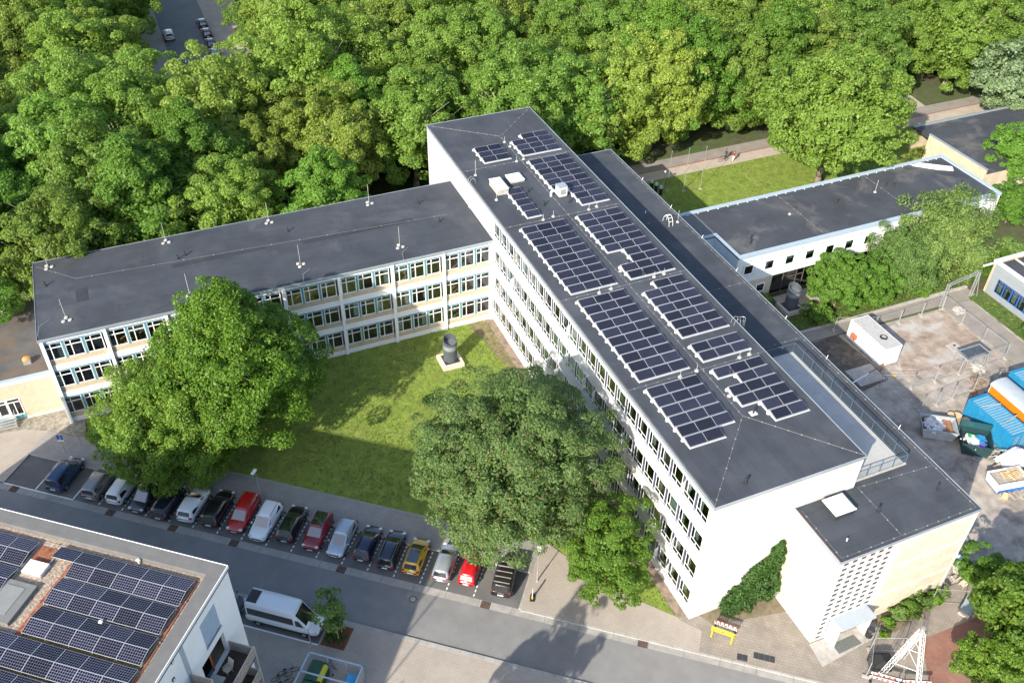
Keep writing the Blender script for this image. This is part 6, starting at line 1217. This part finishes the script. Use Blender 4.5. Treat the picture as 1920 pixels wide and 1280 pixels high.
while v < 235:
    u = -95+(row % 2)*5.2
    while u < 190:
        x, y = u+rf.uniform(-2.2, 2.2), v+rf.uniform(-2.2, 2.2); u += 10.0
        sc = rf.uniform(.86, 1.16)
        if v < 74.5 and x > -12: continue                       # block end, lawn and paths
        if x > 10 and y < 73.8+1.5*sc: continue
        if -33 < x < -6 and 105 < y < 250:                      # the far street stays open to the sky
            if -31 < x < -9: continue
        # crowns that would stand between the viewer's side and the open street
        hit = False
        for z in (7, 12, 16):
            px, py, q = seen(x, y, z*sc); r = (7.2 if z < 15 else 4.5)*sc*FPX/q
            sx0 = 326+max(0, min(150, py))*.17; sx1 = 424-max(0, min(150, py))*.20
            if -60 < py-r*.6 and py-r*.15 < 135 and px+r*.82 > sx0 and px-r*.82 < sx1: hit = True
            if px+r*.5 > 1725 and px-r*.5 < 1760 and py+r*.5 > 165 and py-r*.5 < 205: hit = True
        if hit: continue
        px, py, q = seen(x, y, 10)
        if px < -160 or px > 2080 or py < -170 or py > 560: continue
        if 8 < x < 118 and y < 83: continue
        spots.append((x, y, sc))
    v += 9.0; row += 1
for i in range(15):                                             # the row along the far side of the path
    x, y = 15.5+7.6*i+rf.uniform(-1, 1), 76.6+rf.uniform(-.8, .8)
    if abs(x-88) > 4.5: spots.append((x, y, rf.uniform(1.0, 1.15), -2.2))
for i, (x, y, sc, *dz) in enumerate(spots):
    k = rf.choice((0, 1, 2, 4, 0, 1, 2, 4, 3)) if not (x < -10 and y < 78) else rf.choice((0, 3, 3, 1))
    cr_, tr_ = protos[k]
    if x < -9 and y < 72: l, g = 'leafy green tree close behind the three-storey wing', 'trees close behind the wing'
    elif x < -30 and y > 95: l, g = 'broad green plane tree left of the far street', 'plane trees left of the far street'
    elif x < 12: l, g = 'broad green plane tree behind the wing and the block end', 'plane trees behind the school'
    elif y < 90: l, g = 'broad green plane tree along the path behind the lawn', 'plane trees along the path'
    else: l, g = 'broad green plane tree in the wood beyond the path', 'plane trees in the wood beyond the path'
    tone = {3: 'fresh-green', 1: 'mid-green', 4: 'mid-green'}.get(k, 'yellow-green'); size = 'tall' if sc > 1.07 else 'small' if sc < .93 else 'medium-sized'
    px_ = seen(x, y, 10)[0]; third = 'left' if px_ < 480 else 'centre left' if px_ < 960 else 'centre right' if px_ < 1440 else 'right'
    l = l.replace('broad green', size+' '+tone).replace('leafy green', size+' '+tone+' leafy')+', %s of the picture' % third
    tree(cr_, tr_, (x, y, dz[0] if dz else -.05), rf.random()*6.28, (sc, sc, sc*rf.uniform(.92, 1.12)), l, 'plane_tree', g)
# single trees
tree(crown_mesh('linden_crown', 31, 9.0, 10.7, 11.2, 760, 140000, .115, L_lind, 'cone', .095, .16, 0, 24), trunk_mesh(31, 11, .5, 8, 10, 10, m_bark, 9), (-31.1, 35.3, .1), 0, (1, 1, 1), 'tall dense dark-green linden with a pointed top before the wing', 'linden_tree')
tree(crown_mesh('linden_crown', 41, 7.5, 7.2, 6.5, 560, 100000, .105, leaf_mat('pale_linden_leaf', (.080, .170, .018), (.200, .305, .040), (.27, .36, .08), .44, .90), 'dome', .10, .2, .5, 18), trunk_mesh(41, 6, .4, 7, 6, 6.5, m_bark, 8), (-37.7, 34.6, .1), .7, (1, 1, 1), 'broader lower yellow-green linden left of the tall one', 'linden_tree')
tree(crown_mesh('maple_crown', 32, 9.4, 9.0, 9.4, 900, 165000, .105, L_maple, 'dome', .085, .30, 0, 24), trunk_mesh(32, 9, .42, 9, 8, 9.5, m_bark, 9), (-10.4, 14.7, .1), .6, (1, 1, 1), 'large grey-green maple with brownish seed clusters beside the block', 'maple_tree')
tree(crown_mesh('hornbeam_crown', 33, 3.9, 4.6, 5.0, 200, 36000, .095, L_small, 'round', .14, .25, 0, 12), trunk_mesh(33, 5, .2, 4.2, 4.5, 5, m_bark), (-5.2, 5.7, .1), 1.2, (1, 1, 1), 'small bright green tree between the maple and the block corner', 'hornbeam_tree')
tree(crown_mesh('chestnut_crown', 34, 10.6, 9.4, 11.2, 480, 76000, .18, leaf_mat('chestnut_leaf', (.11, .225, .032), (.24, .36, .058), (.24, .30, .08), .42, .92), 'dome', .10, .22, 0, 22), trunk_mesh(34, 10, .5, 10, 9, 11, m_bark, 8), (56.2, 56.6, .05), 0, (1, 1, 1), 'big round pale-green chestnut on the lawn behind the clad building', 'chestnut_tree')
wcm = crown_mesh('willow_crown', 35, 5.8, 4.6, 5.0, 260, 42000, .12, L_will, 'dome', .13, .3, .9, 14); wtm = trunk_mesh(35, 4.5, .2, 5.5, 4.2, 5, m_bark)
tree(wcm, wtm, (57.2, 33.6, .05), 0, (1.05, 1.05, 1.1), 'pale yellow-green willow at the right end of the clad building', 'willow_tree')
tree(wcm, wtm, (50.2, 32.4, .05), 2.1, (.72, .72, .85), 'smaller pale-green willow left of the larger one', 'willow_tree')
gcm = crown_mesh('bush_crown', 36, 3.6, 3.4, 3.5, 170, 26000, .11, L_green, 'round', .14, .3, 0, 11); gtm = trunk_mesh(36, 3, .14, 3.4, 3.2, 3.5, m_bark)
tree(gcm, gtm, (40.0, 31.6, .05), 0, (1.05, 1.05, 1.1), 'dense fresh-green tree before the glazed ground floor', 'leafy_tree')
tree(gcm, gtm, (44.6, 31.2, .05), 2.2, (.85, .85, .9), 'low leafy tree between the fresh-green tree and the willows', 'leafy_tree')
tree(gcm, gtm, (85.5, 47.5, .0), 1.0, (1.3, 1.3, 1.3), 'open light-green tree before the beige side wall', 'leafy_tree'); tree(gcm, gtm, (75.0, 38.6, .0), 4.0, (.95, .95, .9), 'round green tree at the end of the clad building', 'leafy_tree')
tree(crown_mesh('silver_crown', 37, 5.5, 5.5, 7, 80, 13000, .22, L_silv, 'dome', .22, .3), trunk_mesh(37, 6, .25, 5, 5, 7, m_bark), (99, 63.5, 0), 0, (1, 1, 1), 'silvery-leaved tree at the upper right edge', 'silver_tree')
bcm = crown_mesh('ash_crown', 38, 3.9, 3.4, 6.0, 90, 18000, .15, L_small, 'dome', .22, .4); btm = trunk_mesh(38, 5, .2, 4, 3.4, 6, m_bark)
tree(bcm, btm, (18.5, -14.6, .1), 0, (.62, .62, .62), 'small bright green tree at the lower right corner above the red paving', 'ash_tree'); tree(bcm, btm, (22.6, -13.0, .1), 2, (1.0, 1.0, 1.0), 'tall bright green tree at the right edge beside the red paving', 'ash_tree')
tree(bcm, btm, (25.2, -7.6, 0), 4, (.5, .5, .5), 'small bushy tree over the junk behind the annex', 'ash_tree')
tree(bcm, btm, (59.0, 15.6, 0), 1, (.75, .75, .55), 'dark bush before the blue framed windows', 'leafy_bush', None, 'bush')
tree(bcm, btm, (-29.3, -11.0, .1), 3, (.78, .78, 1.5), 'street tree just below the photo whose shadow falls on the street', 'street_tree')
tree(crown_mesh('young_crown', 39, 1.35, 1.8, 3.4, 40, 1500, .12, L_will, 'dome', .3, .4), trunk_mesh(39, 3.2, .055, 1.3, 1.6, 3.2, m_pbark, 6), (*ST(-28.5, -9.9), .12), 0, (1, 1, 1), 'thin young street tree in the mulch pit', 'young_tree')
# shrubs
def shrub(x, y, a, c, n, m, label, seed, size=.11, z=.05, name='shrub'):
    e = empty(name, (x, y, z), 0, label, 'shrub'); add('foliage', crown_mesh('foliage', seed, a, c, c*.85, max(12, int(n/90)), n, size, m, 'round', .3, .4), e)
    b = MB()
    for i in range(5): b.cyl((0, 0, 0), (a*.5*math.cos(i*1.3), a*.5*math.sin(i*1.3), c), .03, 5, .01)
    b.build('stem', m_bark, e, False)
shrub(-12.1, 33.9, .75, .55, 1300, L_ivy, 'small dark bush alone on the courtyard lawn', 50, .08, .11)
shrub(*ST(-28.7, -9.9), .75, .35, 1800, L_ivy, 'low dark planting in the mulch pit under the young tree', 51, .07, .12)
for i, (x, y, a, c, l) in enumerate(((36.5, 30.6, 1.6, .8, 'low hedge bush beside the right air duct'), (31.8, 34.8, .7, 1.1, 'upright green shrub left of the right air duct'), (30.2, 34.9, .6, .8, 'small shrub against the cream ground floor wall'), (45.5, 49.8, 1.5, 1.0, 'pale bush on the lawn behind the clad building roof edge'), (58.6, 17.5, 1.6, 1.1, 'bush at the right photo edge below the grey building'), (62, 30.5, 1.6, 1.0, 'low bush below the willow by the grey building'), (66, 31.2, 1.5, 1.1, 'right low bush behind the grey building'), (70, 33, 1.6, 1.0, 'far low bush right of the willow'), (52.5, 29.8, 1.5, .6, 'ground bush in the strip below the willows'))):
    shrub(x, y, a, c, 2200, (L_green, L_green, L_ivy, L_will, L_ivy, L_small, L_small, L_will, L_green)[i], l, 60+i, .12)
for i, (x, y, a, c) in enumerate(((15.6, -7.0, .5, .45), (16.9, -6.6, .75, .6), (18.2, -6.7, .9, .7), (19.5, -6.5, .9, .75), (20.8, -6.6, .8, .65), (21.9, -6.5, .7, .5), (14.4, -7.9, .4, .35))): shrub(x, y, a, c, 1500, (L_small, L_will)[i % 2], 'yellow-green shrub in the bed below the cream wall, %s from the entrance' % ('second', 'third', 'fourth', 'fifth', 'sixth', 'last', 'nearest')[i], 80+i, .10, .12)
# ivy on the end wall of the block, filling the corner to the annex
rng = np.random.default_rng(9); n = 20000; nc = 260
uu = rng.uniform(0, 1, nc)**.7; cx = 2.9+5.2*uu; ctop = .9+6.6*((cx-2.8)/5.4)**.95; cz = .25+(ctop-.25)*rng.uniform(0, 1, nc)**.75; cy = -.15-(.2+.95*(1-cz/np.maximum(ctop, .4)))*rng.uniform(.15, 1, nc); crd = rng.uniform(.22, .55, nc)
idx = rng.integers(0, nc, n); ld = nrm(rng.normal(size=(n, 3))+np.array([-.2, -.5, .45])); Q = np.stack([cx, cy, cz], 1)[idx]+ld*(crd[idx]*rng.uniform(.6, 1, n))[:, None]
X, Y, Z = np.minimum(Q[:, 0], 8.2), np.minimum(Q[:, 1], -.04), np.maximum(Q[:, 2], .2); ivn = nrm(ld+rng.normal(size=(n, 3))*.5)
ivy = empty('ivy', (8.0, -.3, .12), 0, 'dark ivy climbing the corner between the white end wall and the annex', 'ivy')
add('foliage', leaf_mesh('foliage', np.stack([X, Y, Z], 1), ivn, np.full(n, .115), L_ivy, rng), ivy, None, 0, True)
b = MB()
for i in range(6): b.tube([(7.9-.8*i, -.25, .1), (7.9-.7*i, -.12, max(.6, 3.6-.6*i)), (8.0-.6*i, -.1, max(.9, 6-1.0*i))], .04, 5)
b.build('stem', m_bark, ivy)
# grass tufts: courtyard lawn, rear lawn and the strip before the clad building
def inpoly(px, py, poly):
    c = np.zeros(len(px), bool); j = len(poly)-1
    for i in range(len(poly)):
        xi, yi = poly[i]; xj, yj = poly[j]; c ^= ((yi > py) != (yj > py)) & (px < (xj-xi)*(py-yi)/(yj-yi+1e-12)+xi); j = i
    return c
def tufts(name, poly, n, z, m, label, seed, size=.10):
    rng = np.random.default_rng(seed); xs = [p[0] for p in poly]; ys = [p[1] for p in poly]; px, py = rng.uniform(min(xs), max(xs), n), rng.uniform(min(ys), max(ys), n); k = inpoly(px, py, poly)
    dens = .5+.5*np.sin(px*.7+1.3*np.sin(py*.5))*np.sin(py*.6+px*.2); k &= rng.uniform(0, 1, n) < .35+.65*dens; px, py = px[k], py[k]; n = len(px)
    P = np.stack([px, py, z+rng.uniform(.0, .05, n)], 1); Nn = nrm(np.stack([rng.normal(size=n)*.55, rng.normal(size=n)*.55, np.ones(n)], 1))
    return tag(add(name, leaf_mesh(name, P, Nn, np.full(n, size), m, rng, .35)), label, 'grass', None, 'stuff')
L_grass = leaf_mat('grass_blade', (.095, .150, .022), (.180, .225, .048), (.26, .24, .10), .3, .88)
tufts('grass', LAWN, 60000, .115, L_grass, 'mown grass of the courtyard lawn', 1)
tufts('grass', [(22.5, 47.4), (110, 61.5), (110, 66.7), (22.5, 66.7)], 30000, .055, L_grass, 'mown grass beside the far path', 2, .13)
tufts('grass', [(22.6, 29.4), (60, 29.1), (60, 36), (42, 36), (41.5, 34.5), (38.6, 31), (35.9, 31.8), (33, 35), (27.8, 36), (22.6, 40)], 24000, .055, L_grass, 'rough grass strip before the clad building', 3, .14)
tufts('grass', [(57.4, 26.8), (59.8, 26.8), (59.8, 15), (75, 14.5), (78, 5), (64, 5), (57.2, 12.8)], 12000, .055, L_grass, 'rough grass beside the grey building', 4, .14)
